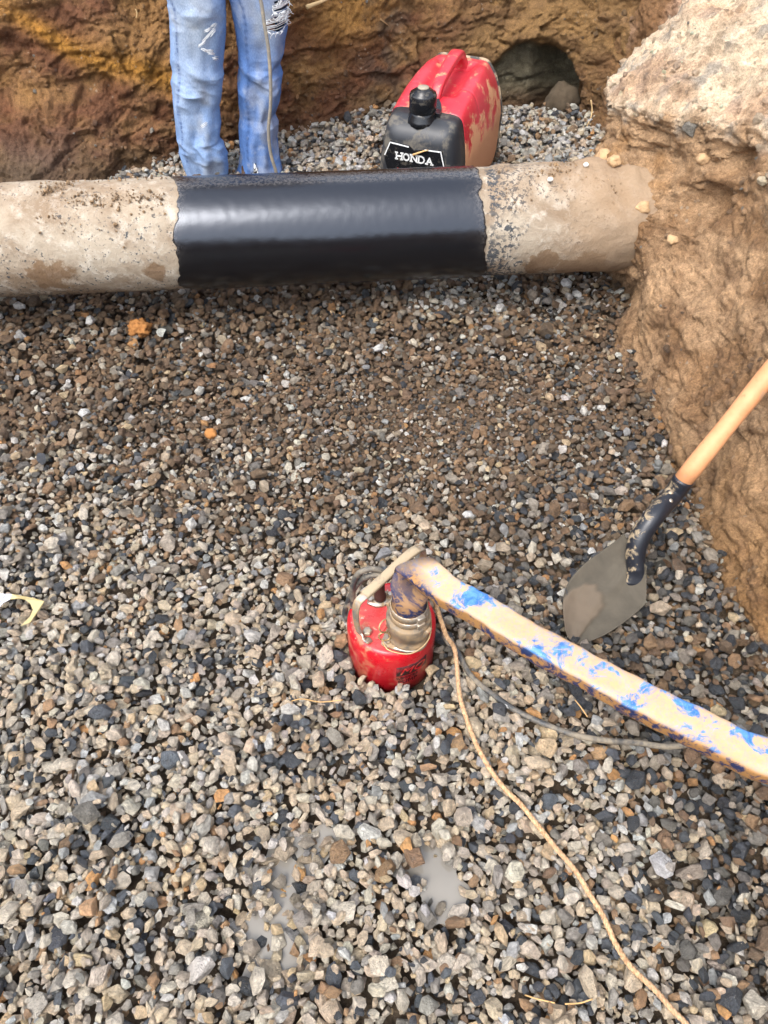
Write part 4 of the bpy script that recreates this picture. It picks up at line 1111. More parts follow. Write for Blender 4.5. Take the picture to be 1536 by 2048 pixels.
# ------------------------------------------------------------------ pump
pump = thing('submersible_pump', 'red cylindrical submersible pump half sunk in gravel with the blue hose clamped on top', 'pump', (PUMP.x, PUMP.y, -.06))
m = MT('pump_red'); c0 = m.coord(); gn = m.new('ShaderNodeNewGeometry'); sp_ = m.new('ShaderNodeSeparateXYZ'); m.l(gn.outputs['Normal'], sp_.inputs[0])
so = m.new('ShaderNodeSeparateXYZ'); m.l(c0, so.inputs[0])
n1 = m.noise(26, 7, .65, c0, .4); n2 = m.noise(140, 5, .7, c0)
flatm = m.rampf(so.outputs['Z'], .146, .149)
c = m.mix(m.math('MULTIPLY', flatm, m.rampf(n1, .3, .6, .35, .75)), s2l((196, 22, 36)), s2l((198, 108, 98)))
c = m.mix(m.rampf(m.math('ADD', n1, m.math('MULTIPLY', n2, .2)), .64, .70, 0, .7), c, s2l((196, 120, 90)))
ed = m.math('MULTIPLY', m.rampf(so.outputs['Z'], .128, .136), m.rampf(n2, .60, .64))
c = m.mix(m.math('MULTIPLY', ed, m.rampf(n1, .5, .58)), c, s2l((216, 196, 186)))
c = m.mix(m.math('MULTIPLY', m.rampf(n2, .64, .70), flatm), c, s2l((120, 84, 62)))
m.set(c, m.rampf(n1, .35, .65, .22, .5), 0, m.bump(n2, .25, .001), .5); M_PRED = m.m
H0 = .15   # plate height above pump base (base z=-.06 -> plate z=.09)
V, F = lathe([(.080, .0), (.0865, .004), (.0868, .120), (.0862, .132), (.084, .140), (.080, .1455), (.074, .1475), (.04, .148), (.0, .148)][:-1], (0, 0, 0), 72)
casing = mesh_obj('casing', V, F, M_PRED, pump, local=True)
M_STEEL = mat_plain('muddy_steel', s2l((176, 170, 160)), .38, .75, dust=.85, dustcol=s2l((176, 150, 116)), scale=30, lo=.42, hi=.55)
M_CAST = mat_plain('muddy_cast_metal', s2l((120, 112, 102)), .5, .4, dust=1.0, dustcol=s2l((170, 146, 114)), scale=40, lo=.38, hi=.6, bump=.4)
M_BOLT = mat_plain('bolt_steel', s2l((190, 180, 165)), .35, .8, dust=.6, scale=60)
fx, fy = .0305, -.040
# discharge flange (rounded triangle) and threaded fitting
def flange(cxf, cyf, pts, z0, th, bev=.002):
    q = catmull([(x, y, 0) for x, y in pts] + [(pts[0][0], pts[0][1], 0)], 6)[:-1]
    rings = [[Vector((cxf + p.x * s, cyf + p.y * s, z)) for p in q] for s, z in ((1, z0), (1, z0 + th - bev), (.96, z0 + th), (.3, z0 + th))]
    return loft(rings, True)
V, F = flange(fx, fy, [(-.050, -.014), (-.046, -.026), (.0, -.040), (.030, -.030), (.040, 0), (.030, .032), (0, .038), (-.03, .028)], .1485, .005)
fl = mesh_obj('discharge_flange', V, F, M_STEEL, pump, local=True)
V, F = lathe([(.038, .152), (.0385, .160), (.0365, .163), (.036, .176), (.038, .178), (.0385, .190), (.041, .193), (.0415, .214), (.040, .218), (.0345, .219), (.034, .226)], (fx, fy, 0), 40)
for v in V:                     # two lugs give the camlock fitting its uneven outline
    a = math.atan2(v.y - fy, v.x - fx)
    if .156 < v.z < .19: v.x += .0035 * math.cos(a) * max(0, math.cos(2 * (a - 2.4))); v.y += .0035 * math.sin(a) * max(0, math.cos(2 * (a - 2.4)))
fit = mesh_obj('hose_fitting', V, F, M_CAST, pump, local=True)
for ang in (2.45, -.7):
    M = Matrix.Translation((fx + .040 * math.cos(ang), fy + .040 * math.sin(ang), .196)) @ Matrix.Rotation(ang, 4, 'Z') @ Matrix.Rotation(.35, 4, 'Y')
    V, F = bev_box((.008, .014, .044), M, .003); mesh_obj('cam_lever', V, F, M_STEEL, pump, local=True)
# small oval cable gland with riser at the back left
gxl, gyl = -.022, .040
V, F = flange(gxl, gyl, [(-.026, -.012), (-.004, -.020), (.022, -.010), (.026, .010), (.006, .018), (-.02, .010)], .1485, .004)
mesh_obj('gland_plate', V, F, M_STEEL, pump, local=True)
V, F = lathe([(.012, .152), (.012, .162), (.0095, .164), (.0088, .205), (.0075, .21)], (gxl, gyl, 0), 20)
mesh_obj('cable_gland', V, F, mat_plain('dark_rubber_rusty', s2l((66, 36, 28)), .6, scale=40), pump, local=True)
for bx, by in ((gxl - .019, gyl - .006), (gxl + .020, gyl + .006), (fx - .038, fy - .018), (-.046, -.038)):
    V, F = lathe([(.0062, .1525), (.0062, .158), (.0048, .160), (.001, .160)], (bx, by, 0), 6)
    if (bx, by) == (-.046, -.038): V = [Vector(((v.x - bx) * 1.45 + bx, (v.y - by) * 1.45 + by, v.z + .002)) for v in V]
    mesh_obj('bolt', V, F, M_BOLT, pump, local=True, smooth=False)
# pressed rib on the plate
V, F = bev_box((.006, .034, .003), Matrix.Translation((-.020, -.035, .149)) @ Matrix.Rotation(-.55, 4, 'Z'), .0012); mesh_obj('plate_rib', V, F, M_PRED, pump, local=True)
# strap handle: foot plate - upright - top bar going back behind the hose
w0 = Vector((PUMP.x, PUMP.y, -.06))
hl = [Vector((-.040, -.060, .1525)), Vector((-.056, -.045, .1535)), Vector((-.062, -.040, .160)), Vector((-.066, -.036, .19)), Vector((-.066, -.034, .222)), Vector((-.062, -.028, .240)), Vector((-.050, -.018, .2475)), Vector((-.02, .012, .252)), Vector((.03, .064, .258)), Vector((.052, .083, .255)), Vector((.060, .090, .24)), Vector((.060, .088, .18)), Vector((.052, .062, .1525))]
hl = catmull(hl, 5)
def strap(pts, side, w, th):
    rings = []; T, _ = frames(pts)
    for i, p in enumerate(pts):
        s_ = (side - T[i] * side.dot(T[i])).normalized(); n_ = T[i].cross(s_)
        rings.append([p + s_ * w / 2 * a + n_ * th / 2 * b for a, b in ((-1, -.6), (-.85, -1), (.85, -1), (1, -.6), (1, .6), (.85, 1), (-.85, 1), (-1, .6))])
    return loft(rings, True)
V, F = strap(hl, Vector((.70, -.70, 0)), .016, .0042); hd = mesh_obj('handle', V, F, M_STEEL, pump, local=True, smooth=False)
grip = [p for p in hl if p.z > .246 and -.052 < p.x < .05]
V, F = strap(grip, Vector((.70, -.70, 0)), .0185, .0095); mesh_obj('grip', V, F, mat_plain('grip_dusty', s2l((124, 114, 98)), .8, dust=.9, dustcol=s2l((168, 150, 122)), scale=30, lo=.3, hi=.5), pump, local=True).parent = pump
# print on the casing: dark logo block with MQ, small lines below
def wrap_text(body, size, ang, z, mat, name, r=PUMP_R + .0006, shear=0.0, sx=1.0, ext=.0006):
    cu = bpy.data.curves.new(name, 'FONT'); cu.body = body; cu.size = size; cu.extrude = 0; cu.shear = shear; cu.resolution_u = 3
    ob = bpy.data.objects.new('t', cu); link(ob); dg = bpy.context.evaluated_depsgraph_get(); dg.update()
    m2 = bpy.data.meshes.new_from_object(ob.evaluated_get(dg)); V = [v.co.copy() for v in m2.vertices]; F = [tuple(p.vertices) for p in m2.polygons]
    bpy.data.objects.remove(ob); bpy.data.meshes.remove(m2)
    n = len(V); V2 = []
    for off in (0, ext):
        for v in V:
            a = ang + v.x * sx / r; V2.append(Vector(((r + off) * math.cos(a), (r + off) * math.sin(a), z + v.y)))
    return mesh_obj(name, V2, F and [tuple(f) for f in F] + [tuple(i + n for i in f) for f in F], mat, pump, local=True, smooth=False)
M_INK = mat_plain('dark_print', s2l((46, 14, 18)), .45, dust=.4, dustcol=s2l((180, 30, 40)), scale=60, lo=.5, hi=.6)
a0, a1 = R(-84), R(-40)
rings = []
for k in range(15):
    a = lerp(a0, a1, k / 14); sh = 0.0
    rings.append([Vector((r_ * math.cos(a), r_ * math.sin(a), z)) for r_, z in ((PUMP_R - .001, .070), (PUMP_R + .0006, .070), (PUMP_R + .0006, .103), (PUMP_R - .001, .103))])
V, F = loft(rings, True); lb = mesh_obj('logo_block', V, F, M_INK, pump, local=True)
t_ = wrap_text('MQ', .030, R(-81), .076, M_PRED, 'lettering', r=PUMP_R + .0009, shear=.35, sx=1.15)
t_ = wrap_text('SUBMERSIBLE', .0125, R(-84), .057, M_INK, 'lettering', sx=.62)
t_ = wrap_text('PUMP', .0165, R(-82), .041, M_INK, 'lettering', sx=1.0)

# ------------------------------------------------------------------ lay-flat discharge hose
m = MT('blue_hose_dusty'); c0 = m.coord(); gn = m.new('ShaderNodeAttribute', attribute_name='col'); sc_ = m.new('ShaderNodeSeparateColor'); m.l(gn.outputs['Color'], sc_.inputs[0])
n1 = m.noise(9, 7, .68, c0, .9); n2 = m.noise(60, 6, .7, c0, .6); n3 = m.noise(200, 4, .6, c0); nl = m.noise(22, 7, .7, c0, 1.2)
blue = m.mix(m.rampf(n2, .4, .65), s2l((40, 92, 156)), s2l((92, 142, 192)))
dust = m.mix(m.rampf(nl, .4, .62), s2l((190, 154, 110)), s2l((180, 158, 128)))
k = m.rampf(m.math('ADD', m.math('ADD', m.math('MULTIPLY', n1, .55), m.math('MULTIPLY', nl, .5)), m.math('MULTIPLY', n2, .12)), .642, .592)
c = m.mix(m.math('MULTIPLY', k, m.rampf(n3, .3, .6, .7, 1)), blue, dust)
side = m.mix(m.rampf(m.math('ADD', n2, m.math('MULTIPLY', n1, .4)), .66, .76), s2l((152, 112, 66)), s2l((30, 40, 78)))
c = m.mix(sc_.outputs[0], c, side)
neck = m.mix(m.rampf(m.math('ADD', nl, m.math('MULTIPLY', sc_.outputs[2], .25)), .5, .60), s2l((24, 36, 72)), s2l((140, 106, 72)))
c = m.mix(sc_.outputs[1], c, neck)
m.set(c, m.rampf(k, 0, 1, .4, .75), 0, m.bump(n2, .3, .002, m.bump(n1, .25, .006)), .4); M_HOSE = m.m
NH = 40
def se_ring(c, wv, hv, e):
    return [c + wv * math.copysign(abs(math.cos(a)) ** e, math.cos(a)) + hv * math.copysign(abs(math.sin(a)) ** e, math.sin(a)) for a in [2 * math.pi * k_ / NH for k_ in range(NH)]]
hc = Vector((PUMP.x + fx, PUMP.y + fy, 0))
Ln = PZ(793, 1139, .262); Rn = PZ(874, 1114, .268)
rings = []; ringc = []
far0 = Vector((.80, .60, 0)).normalized()
for z, r in ((.150, .030), (.163, .0325), (.18, .0320), (.20, .0310), (.214, .0305)):
    rings.append(se_ring(Vector((hc.x, hc.y, z)), far0 * r, Vector((-far0.y, far0.x, 0)) * r, 1.0)); ringc.append((0, 1, .8 if z < .19 else .2))
# fold: the tube flattens along the line Ln-Rn and turns towards the right
wv = (Rn - Ln) / 2; cc_ = (Rn + Ln) / 2
c1 = Vector((hc.x + .002, hc.y + .004, .238))
rings.append(se_ring(c1, lerp(far0 * .030, wv, .45), Vector((-.020, .022, .012)), .92)); ringc.append((0, 1, .2))
rings.append(se_ring(cc_ - Vector((0, 0, .008)), wv * .99, Vector((-.010, .006, .009)), .7)); ringc.append((0, .45, 0))
path_px = [(893, 1176, .262, 46, 1.0), (960, 1212, .258, 49, 1), (1040, 1262, .252, 52, 1), (1150, 1322, .245, 54, 1), (1270, 1387, .238, 56, 1), (1400, 1452, .232, 60, 1), (1536, 1515, .228, 64, 1)]
cen = [PZ(x, y, z) for x, y, z, _, _ in path_px]; wpx = [w for *_, w, _ in path_px]
deps = [float((c_ - Vector((0, 0, CAM_H))).dot(Vector((0, math.cos(PITCH), -math.sin(PITCH))))) for c_ in cen]
ws = [w * d / FOC for w, d in zip(wpx, deps)]
cen += [Vector((.74, .40, .255)), Vector((.92, .36, .45)), Vector((1.08, .34, .665)), Vector((1.45, .32, .90)), Vector((2.3, .2, 1.11)), Vector((4, -.2, 1.16))]; ws += [.052] * 6
cl = catmull([cc_ - Vector((0, 0, .002))] + cen, 10); ww = np.interp(np.linspace(0, 1, len(cl)), np.linspace(0, 1, len(ws) + 1), [ws[0] * 1.1] + ws)
T, _ = frames(cl)
for i, p in enumerate(cl):
    if i < 3: continue
    f = min(1, (i - 3) / 9)
    perp = T[i].cross(Vector((0, 0, 1))).normalized() * -1
    wdir = lerp(wv.normalized(), perp, f).normalized(); up = T[i].cross(wdir)
    if up.z < 0: up = -up
    w = ww[i] / 2 * 1.32 * (1 + .02 * math.sin(i * .55) + .03 * math.sin(i * 1.3)); h = lerp(.009, .0175, f) * (1 + .05 * math.sin(i * .4))
    if f < 1: w = lerp(wv.length * .86, w, f)
    roll = .10 * math.sin(i * .11 + 1)
    rings.append(se_ring(p - Vector((0, 0, h * .6)), (wdir * math.cos(roll) + up * math.sin(roll)) * w, (up * math.cos(roll) - wdir * math.sin(roll)) * h, .36)); ringc.append((0, 0, 0))
V, F = loft(rings, True); cols = []
for ri_, (ring, rc) in enumerate(zip(rings, ringc)):
    cz = sum((p for p in ring), Vector()) / NH; zt = max(p.z for p in ring); zb_ = min(p.z for p in ring)
    for p in ring:
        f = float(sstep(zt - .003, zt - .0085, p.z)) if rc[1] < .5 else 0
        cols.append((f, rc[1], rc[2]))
tag(mesh_obj('discharge_hose', V, F, M_HOSE, cols=cols), 'blue lay-flat hose caked with cream dust, folding over from the pump towards the right edge', 'hose')
# hose clamps
for z, r in ((.188, .0325), (.170, .0338)):
    prof = [(r, z - .0075), (r + .0018, z - .0068), (r + .0018, z + .0068), (r, z + .0075)]
    V, F = lathe(prof, (hc.x, hc.y, 0), 48, caps=False)
    cl_ = mesh_obj('hose_clamp', V, F, M_STEEL, pump)
    V, F = bev_box((.016, .010, .014), Matrix.Translation((hc.x + .020, hc.y - r - .0015 + .006, z)) @ Matrix.Rotation(.55, 4, 'Z'), .002)
    o = mesh_obj('clamp_screw', V, F, M_BOLT, pump)

# ------------------------------------------------------------------ rope
m = MT('sisal_rope'); c0 = m.coord(); n1 = m.noise(160, 5, .65, c0); n2 = m.noise(9, 4, .6, c0)
c = m.mix(m.rampf(n1, .35, .65), s2l((214, 178, 138)), s2l((150, 116, 84))); c = m.mix(m.rampf(n2, .45, .7, 0, .5), c, s2l((170, 140, 112)))
m.set(c, .9, 0, m.bump(n1, .6, .001), .2); M_ROPE = m.m
rp = [PZ(852, 1172, .175), PZ(866, 1192, .165), PZ(878, 1230, .125), PZ(893, 1272, .085)]
for x, y in [(906, 1330), (918, 1385), (926, 1422), (948, 1478), (978, 1535), (1010, 1578), (1042, 1612), (1075, 1650), (1110, 1695), (1150, 1745), (1180, 1790), (1205, 1835), (1230, 1885), (1262, 1935), (1305, 1980), (1345, 2020), (1375, 2052), (1400, 2100), (1440, 2200)]:
    p = PZ(x, y, .008); p = PZ(x, y, surf(p.x, p.y, .014) + .006); rp.append(p)
rp = [Vector(p) for p in rp]
for _ in range(2):      # a rope under slight tension bridges the hollows
    rp = [rp[0]] + [Vector((b.x, b.y, max(b.z, (a.z + b.z + c.z) / 3))) for a, b, c in zip(rp[:-2], rp[1:-1], rp[2:])] + [rp[-1]]
rc = catmull(rp, 26); T, N_ = frames(rc)
parts = []; Ltot = 0; ph = [0]
for i in range(1, len(rc)): ph.append(ph[-1] + (rc[i] - rc[i - 1]).length)
for s_ in range(3):
    q = [p + (N_[i] * math.cos(ph[i] * 2 * math.pi / .022 + s_ * 2.094) + T[i].cross(N_[i]) * math.sin(ph[i] * 2 * math.pi / .022 + s_ * 2.094)) * .0020 for i, p in enumerate(rc)]
    parts.append(tube(q, .0028, 6))
V, F = merge(parts); tag(mesh_obj('rope', V, F, M_ROPE), 'frayed tan braided rope running from the pump to the bottom right corner', 'rope')
# wire lanyard on the fitting: two small rings and a loop
wp = []
def ringpts(c, ax, r1, r2, n=18): 
    ax = Vector(ax).normalized(); u = ax.orthogonal().normalized(); v = ax.cross(u); return [Vector(c) + u * r1 * math.cos(2 * math.pi * k / n) + v * r2 * math.sin(2 * math.pi * k / n) for k in range(n + 1)]
b0 = Vector((hc.x - .046, hc.y - .010, .10))
wp.append(tube(ringpts(b0 + Vector((.004, -.002, .040)), (.8, -.6, .3), .013, .019), .0015, 6))
wp.append(tube(ringpts(b0 + Vector((.002, -.010, .015)), (.3, -.9, .2), .009, .013), .0015, 6))
wp.append(tube(catmull([b0 + Vector((-.002, -.012, .004)), b0 + Vector((.01, -.030, .0)), b0 + Vector((.05, -.036, -.002)), b0 + Vector((.082, -.014, .006)), b0 + Vector((.088, .01, .03)), b0 + Vector((.08, .03, .07))], 6), .0014, 6))
V, F = merge(wp); tag(mesh_obj('wire_lanyard', V, F, mat_plain('brass_wire', s2l((186, 160, 116)), .45, .6, dust=.5)), 'looped wire lanyard with rings hanging off the pump fitting', 'wire')

# ------------------------------------------------------------------ pump power cable
M_CABLE = mat_plain('black_cable', s2l((58, 60, 62)), .45, dust=.75, dustcol=s2l((150, 138, 118)), scale=22, lo=.42, hi=.6)
W = lambda x, y, z: PZ(x, y, z)
pc0 = [Vector((PUMP.x + gxl, PUMP.y + gyl, .140)), Vector((PUMP.x + gxl, PUMP.y + gyl, .165)), Vector((PUMP.x + gxl + .004, PUMP.y + gyl + .012, .190)), W(775, 1158, .19), W(755, 1150, .185), W(728, 1156, .175), W(712, 1172, .15), W(700, 1195, .11), W(690, 1222, .06),
       W(693, 1236, .045), W(703, 1228, .06), W(706, 1205, .10), W(705, 1175, .15), W(716, 1148, .19), W(740, 1138, .20), W(768, 1142, .19), W(790, 1156, .16)]
pc1 = [W(830, 1160, .09), W(862, 1190, .06), W(882, 1238, .045), W(893, 1280, .032)]
for x, y in [(912, 1315), (940, 1350), (978, 1384), (1030, 1420), (1090, 1450), (1150, 1470), (1210, 1481), (1270, 1489), (1330, 1493), (1385, 1495), (1460, 1490), (1540, 1480), (1620, 1470)]:
    p = PZ(x, y, .008); pc1.append(PZ(x, y, surf(p.x, p.y, .016) + .004))
for _ in range(2): pc1 = [pc1[0]] + [Vector((b.x, b.y, max(b.z, (a.z + b.z + c.z) / 3))) for a, b, c in zip(pc1[:-2], pc1[1:-1], pc1[2:])] + [pc1[-1]]
V, F = tube(catmull(pc0 + pc1, 10), .0056, 10)
tag(mesh_obj('power_cable', V, F, M_CABLE), 'dark grey rubber power cable looping at the pump and running right under the hose', 'cable')
V, F = bev_box((.018, .016, .020), look_frame(W(704, 1205, .09), (0, .2, 1)), .003); o = mesh_obj('cable_tie', V, F, M_STEEL); tag(o, 'pale metal clip holding the cable loop together left of the pump', 'clip')

# ------------------------------------------------------------------ shovel
tip = PZ(1146, 1285, .008); sh_mid = PZ(1269, 1105, .060); sh = thing('shovel', 'round point shovel with wooden handle leaning on the right bank, blade on the gravel', 'shovel', (tip.x, tip.y, 0))
ax = (sh_mid - tip); Lb = ax.length; ax.normalize(); lft = PZ(1131, 1176, .022); rgt = PZ(1291, 1205, .030)
wdir = (rgt - lft); wdir = (wdir - ax * wdir.dot(ax)).normalized(); nb_ = wdir.cross(ax).normalized()
if nb_.z < 0: nb_ = -nb_
m = MT('muddy_blade'); c0 = m.coord(); n1 = m.noise(16, 6, .6, c0, .5); n2 = m.noise(150, 6, .7, c0)
at = m.new('ShaderNodeAttribute', attribute_name='col'); sc_ = m.new('ShaderNodeSeparateColor'); m.l(at.outputs['Color'], sc_.inputs[0])
c = m.mix(m.rampf(n1, .3, .7), s2l((88, 81, 69)), s2l((68, 63, 54)))
c = m.mix(m.rampf(m.math('ADD', n1, m.math('MULTIPLY', n2, .2)), .78, .80, 0, .8), c, s2l((44, 46, 50)))
c = m.mix(m.math('MULTIPLY', sc_.outputs[0], m.rampf(n1, .3, .6, .5, 1)), c, s2l((104, 91, 76)))
m.set(c, .8, .0, m.bump(n2, .5, .0012, m.bump(n1, .3, .004)), .35); M_BLADE = m.m
NUb, NVb = 60, 36; top = []; cols = []
def edge_curve(pts):
    q = catmull([PZ(x, y, z + .014) for x, y, z in pts], 3); cu_ = [0]
    for a, b in zip(q[:-1], q[1:]): cu_.append(cu_[-1] + (b - a).length)
    cu_ = np.array(cu_) / cu_[-1]; A_ = np.array([tuple(p) for p in q])
    return lambda u: Vector([float(np.interp(u, cu_, A_[:, k])) for k in range(3)])
eL = edge_curve([(1146, 1288, .006), (1132, 1268, .010), (1126, 1225, .016), (1127, 1192, .022), (1138, 1162, .030), (1168, 1128, .042), (1210, 1097, .052), (1246, 1071, .062)])
eR = edge_curve([(1148, 1289, .006), (1168, 1286, .008), (1209, 1270, .012), (1252, 1242, .018), (1286, 1213, .024), (1292, 1203, .028), (1293, 1170, .040), (1292, 1137, .056)])
for i in range(NUb + 1):
    u = i / NUb; a_, b_ = eL(u), eR(u); row = []; wd = (b_ - a_).length
    for j in range(NVb + 1):
        v = -1 + 2 * j / NVb
        p = a_.lerp(b_, (v + 1) / 2) - nb_ * (.016 * (1 - v * v) * min(1, wd / .14)) + nb_ * .012 * math.exp(-(v * 4) ** 2) * u
        step = .012 * max(0, (u - .955) / .045) * (1 if abs(v - .35) > .3 else 0); p += nb_ * step
        mk = float(sstep(.03, -.03, u - (.62 + .10 * v - .45 * (v + .35) ** 2 + .06 * mn.noise(Vector((u * 8, v * 5, 0)))))) * float(sstep(.30, .18, v + .06 * mn.noise(Vector((u * 14, 3, 0)))))
        p += nb_ * (.0045 * mk * (1 + .4 * mn.noise(p * 60)) + .0006 * mn.noise(p * 80)); row.append(p); cols.append((mk * .85, 0, 0))
    top.append(row)
V = [p for r_ in top for p in r_]; n1_ = len(V); V += [p - nb_ * .0022 for p in V]; cols += cols; F = []
for i in range(NUb):
    for j in range(NVb):
        a = i * (NVb + 1) + j; b = a + NVb + 1; F.append((a, b, b + 1, a + 1)); F.append((a + n1_, a + 1 + n1_, b + 1 + n1_, b + n1_))
bd = [j for j in range(NVb + 1)] + [i * (NVb + 1) + NVb for i in range(1, NUb + 1)] + [NUb * (NVb + 1) + j for j in range(NVb - 1, -1, -1)] + [i * (NVb + 1) for i in range(NUb - 1, 0, -1)]
for a, b in zip(bd, bd[1:] + bd[:1]): F.append((a, b, b + n1_, a + n1_))
mesh_obj('blade', V, F, M_BLADE, sh, cols=cols)
m = MT('black_socket'); c0 = m.coord(); n1 = m.noise(55, 7, .7, c0, .6, stretch=(1, 1, 1)); g_ = m.new('ShaderNodeNewGeometry')
vt = m.new('ShaderNodeVectorMath', operation='DOT_PRODUCT'); m.l(g_.outputs['Normal'], vt.inputs[0]); vt.inputs[1].default_value = (-.8, .1, .55)
mk = m.math('MULTIPLY', m.rampf(m.math('ADD', n1, m.math('MULTIPLY', vt.outputs['Value'], .16)), .64, .72), .85)
c = m.mix(mk, s2l((30, 33, 40)), s2l((156, 138, 110)))
m.set(c, m.rampf(mk, 0, 1, .35, .9), .0, m.bump(n1, .3, .002), .5); M_SOCK = m.m
q0 = PZ(1270, 1172, .038); q1 = PZ(1272, 1140, .056); q2 = PZ(1271, 1105, .085); q3 = PZ(1282, 1070, .115); q4 = PZ(1310, 1030, .145); q5 = PT(1345, 990, 1.60); q6 = PT(1368, 958, 1.58)
scv = catmull([q0, q1, q2, q3, q4, q5, q6], 8); T, N_ = frames(scv); rings = []
for i, p in enumerate(scv):
    t = i / (len(scv) - 1); r = .0212 - .0035 * max(0, .45 - t) / .45
    fl_ = max(0, 1 - t / .16); side_ = T[i].cross(nb_).normalized() ; up_ = side_.cross(T[i])
    rings.append([p + side_ * (r * (1 + .12 * fl_)) * math.cos(a) + up_ * (r * (1 - .78 * fl_ - .12 * max(0, .4 - t))) * math.sin(a) for a in [2 * math.pi * k_ / 24 for k_ in range(24)]])
V, F = loft(rings, True); sk = mesh_obj('socket', V, F, M_SOCK, sh)
hdir = (PT(1536, 750, 1.495) - q6).normalized()
h0 = q6 - hdir * .01; m = MT('ash_handle'); c0 = m.coord(); n1 = m.noise(18, 5, .6, c0); n2 = m.noise(60, 5, .6, c0)
c = m.mix(m.rampf(n1, .35, .7), s2l((208, 152, 108)), s2l((186, 128, 86))); c = m.mix(m.rampf(n2, .62, .72, 0, .5), c, s2l((150, 104, 70)))
c = m.mix(m.rampf(n1, .60, .68, 0, .55), c, s2l((150, 142, 124)))
m.set(c, .55, 0, m.bump(n2, .15, .002), .4)
hh = [h0 + hdir * s_ for s_ in np.linspace(0, 1.25, 30)]
hh = [p + Vector((0, 0, .0)) for p in hh]
V, F = tube(hh, lambda t: .0192 + .0008 * math.sin(t * 40), 28); mesh_obj('handle', V, F, m.m, sh)
for (x, y) in ((1338, 1002), (1350, 993)):
    i_ = int(len(scv) * .84); p = PT(x, y, 1.575); c_ = min(scv, key=lambda q: (q - p).length); dd = (p - c_).normalized() if (p - c_).length > 0 else Vector((0, -1, 1))
    dd = (Vector((0, 0, CAM_H)) - c_); tt = T[scv.index(c_)]; dd = (dd - tt * dd.dot(tt)).normalized(); s2_ = tt.cross(dd)
    dd = (dd + s2_ * (.25 if x == 1338 else -.3)).normalized()
    V, F = lathe([(.0045, -.002), (.0045, .0012), (.003, .0025), (.0005, .003)], (0, 0, 0), 14, M=look_frame(c_ + dd * .0208, dd)); mesh_obj('rivet', V, F, M_BOLT, sh)

# ------------------------------------------------------------------ yellow scrap at the left edge
scr = [(24, 1188.5), (66.7, 1197), (89, 1203), (79, 1221), (60.4, 1246), (41.7, 1252.6), (50, 1244), (61, 1233), (66, 1221), (61, 1208), (50, 1199.5), (36.5, 1197), (21, 1199)]
scr2 = [(24, 1188.5), (21, 1199), (8, 1206), (0, 1215), (-10, 1232), (-22, 1228), (-14, 1205), (-6, 1188)]
M_YEL = mat_plain('yellow_plastic', s2l((196, 168, 84)), .4, dust=.9, dustcol=s2l((196, 182, 136)), scale=16, lo=.3, hi=.5, bump=.05)
M_GWH = mat_plain('scuffed_white', s2l((200, 200, 206)), .5, dust=.9, dustcol=s2l((130, 132, 140)), scale=120, lo=.5, hi=.55)
def sheet(pts, z, th=.0016):
    P_ = [PZ(x, y, z + .010 * math.sin(x * .05)) for x, y in pts]; n = len(P_)
    V = P_ + [p + Vector((0, 0, th)) for p in P_]
    return V, [tuple(range(n)), tuple(range(2 * n - 1, n - 1, -1))] + [(i, i + n, (i + 1) % n + n, (i + 1) % n) for i in range(n)]
q = PZ(60, 1210, .02); scrap = thing('plastic_scrap', 'yellow curved piece of plastic with a whitish printed corner at the left edge', 'scrap', (q.x, q.y, 0))
zs_ = .008 + max(surf(PZ(x, y, .01).x, PZ(x, y, .01).y, .012) for x, y in scr) + .006
V, F = sheet(scr, zs_); mesh_obj('yellow_sheet', V, F, M_YEL, scrap, smooth=False)
V, F = sheet(scr2, zs_); mesh_obj('printed_corner', V, F, M_GWH, scrap, smooth=False)

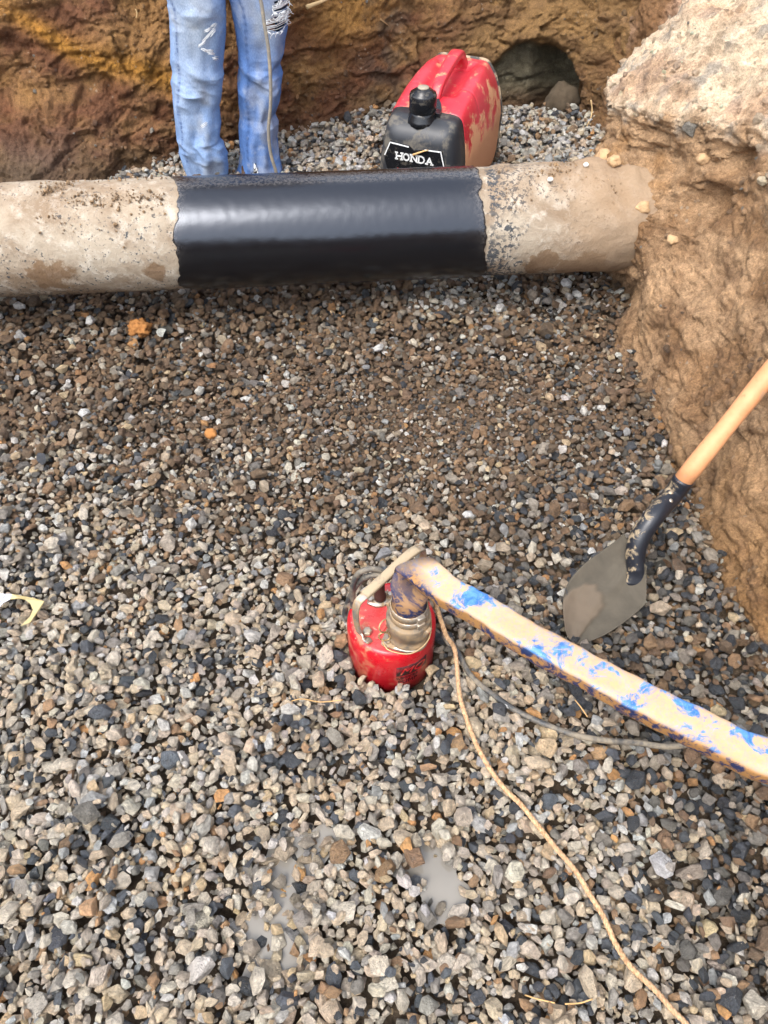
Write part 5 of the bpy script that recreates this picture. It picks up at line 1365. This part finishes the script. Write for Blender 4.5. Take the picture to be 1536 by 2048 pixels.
# ------------------------------------------------------------------ roots, straws
M_ROOT = mat_plain('root', s2l((206, 176, 128)), .85, scale=60); M_ROOT2 = mat_plain('brown_root', s2l((150, 118, 80)), .85, scale=60)
def root(pts, r, label, mat=M_ROOT, lift=.01, group='roots in the pit walls', name='root'):
    P_ = []
    for x, y in pts:
        h = bank_hit(x, y); h = h if h is not None else PZ(x, y, 0)
        P_.append(h + (Vector((0, 0, CAM_H)) - h).normalized() * lift)
    for i in range(1, len(P_)):
        d0 = (P_[i - 1] - Vector((0, 0, CAM_H))).length; v = P_[i] - Vector((0, 0, CAM_H))
        if abs(v.length - d0) > .06: P_[i] = Vector((0, 0, CAM_H)) + v.normalized() * (d0 + .02 * (1 if v.length > d0 else -1))
    V, F = tube(catmull(P_, 6), lambda t: 1.35 * r * (1 - .6 * t), 6); tag(mesh_obj(name, V, F, mat), label, 'root', group)
root([(1250, 610), (1272, 610), (1290, 618), (1310, 632)], .0016, 'thin pale root lying on the tan face of the right bank', lift=.006)
root([(1182, 200), (1184, 225), (1175, 250), (1165, 262)], .0022, 'root hanging down the corner above the gravel, left of the pale ledge', lift=.03)
root([(1165, 248), (1182, 256), (1205, 252)], .0022, 'curved root sticking out sideways below the pale ledge', lift=.04)
root([(1185, 292), (1192, 276), (1208, 268), (1213, 274)], .0026, 'looped root just above the right end of the pipe', lift=.03)
root([(1113, 201), (1125, 197), (1141, 195)], .0018, 'short root inside the hollow behind the generator', lift=.03)
root([(1131, 214), (1137, 203), (1141, 195)], .0016, 'tiny forked root in the hollow, below the short one', lift=.03)
root([(271, 18), (274, 26), (272, 36)], .0016, 'tiny pale root hanging in the clay left of the jeans', lift=.008)
root([(614, 14), (630, 8), (648, 1), (670, -8)], .0060, 'dead stick poking out of the clay at the top edge right of the jeans', M_ROOT, lift=.03, name='stick')
root([(760, 38), (768, 44), (778, 52)], .0026, 'short broken twig in the clay above the gravel heap', M_ROOT2, lift=.01, name='twig')
for i, (pts, lb) in enumerate([([(1050, 1990), (1075, 1998), (1110, 2006)], 'dry straw on the gravel at the bottom, left one of two beside the rope'), ([(1130, 2008), (1160, 2006), (1185, 1998)], 'dry straw on the gravel at the bottom, right one of two beside the rope'),
                              ([(560, 1412), (600, 1398), (640, 1404), (685, 1400)], 'thin dry straw on the gravel left of the pump base'), ([(1150, 1400), (1163, 1416), (1175, 1434)], 'short straw leaning under the hose on the gravel')]):
    P_ = []
    for x, y in pts:
        p = PZ(x, y, .01); P_.append(PZ(x, y, surf(p.x, p.y, .012) + .004))
    V, F = tube(catmull(P_, 5), .0012, 5); tag(mesh_obj('straw', V, F, M_STRAW), lb, 'straw', 'dry straws on the gravel')
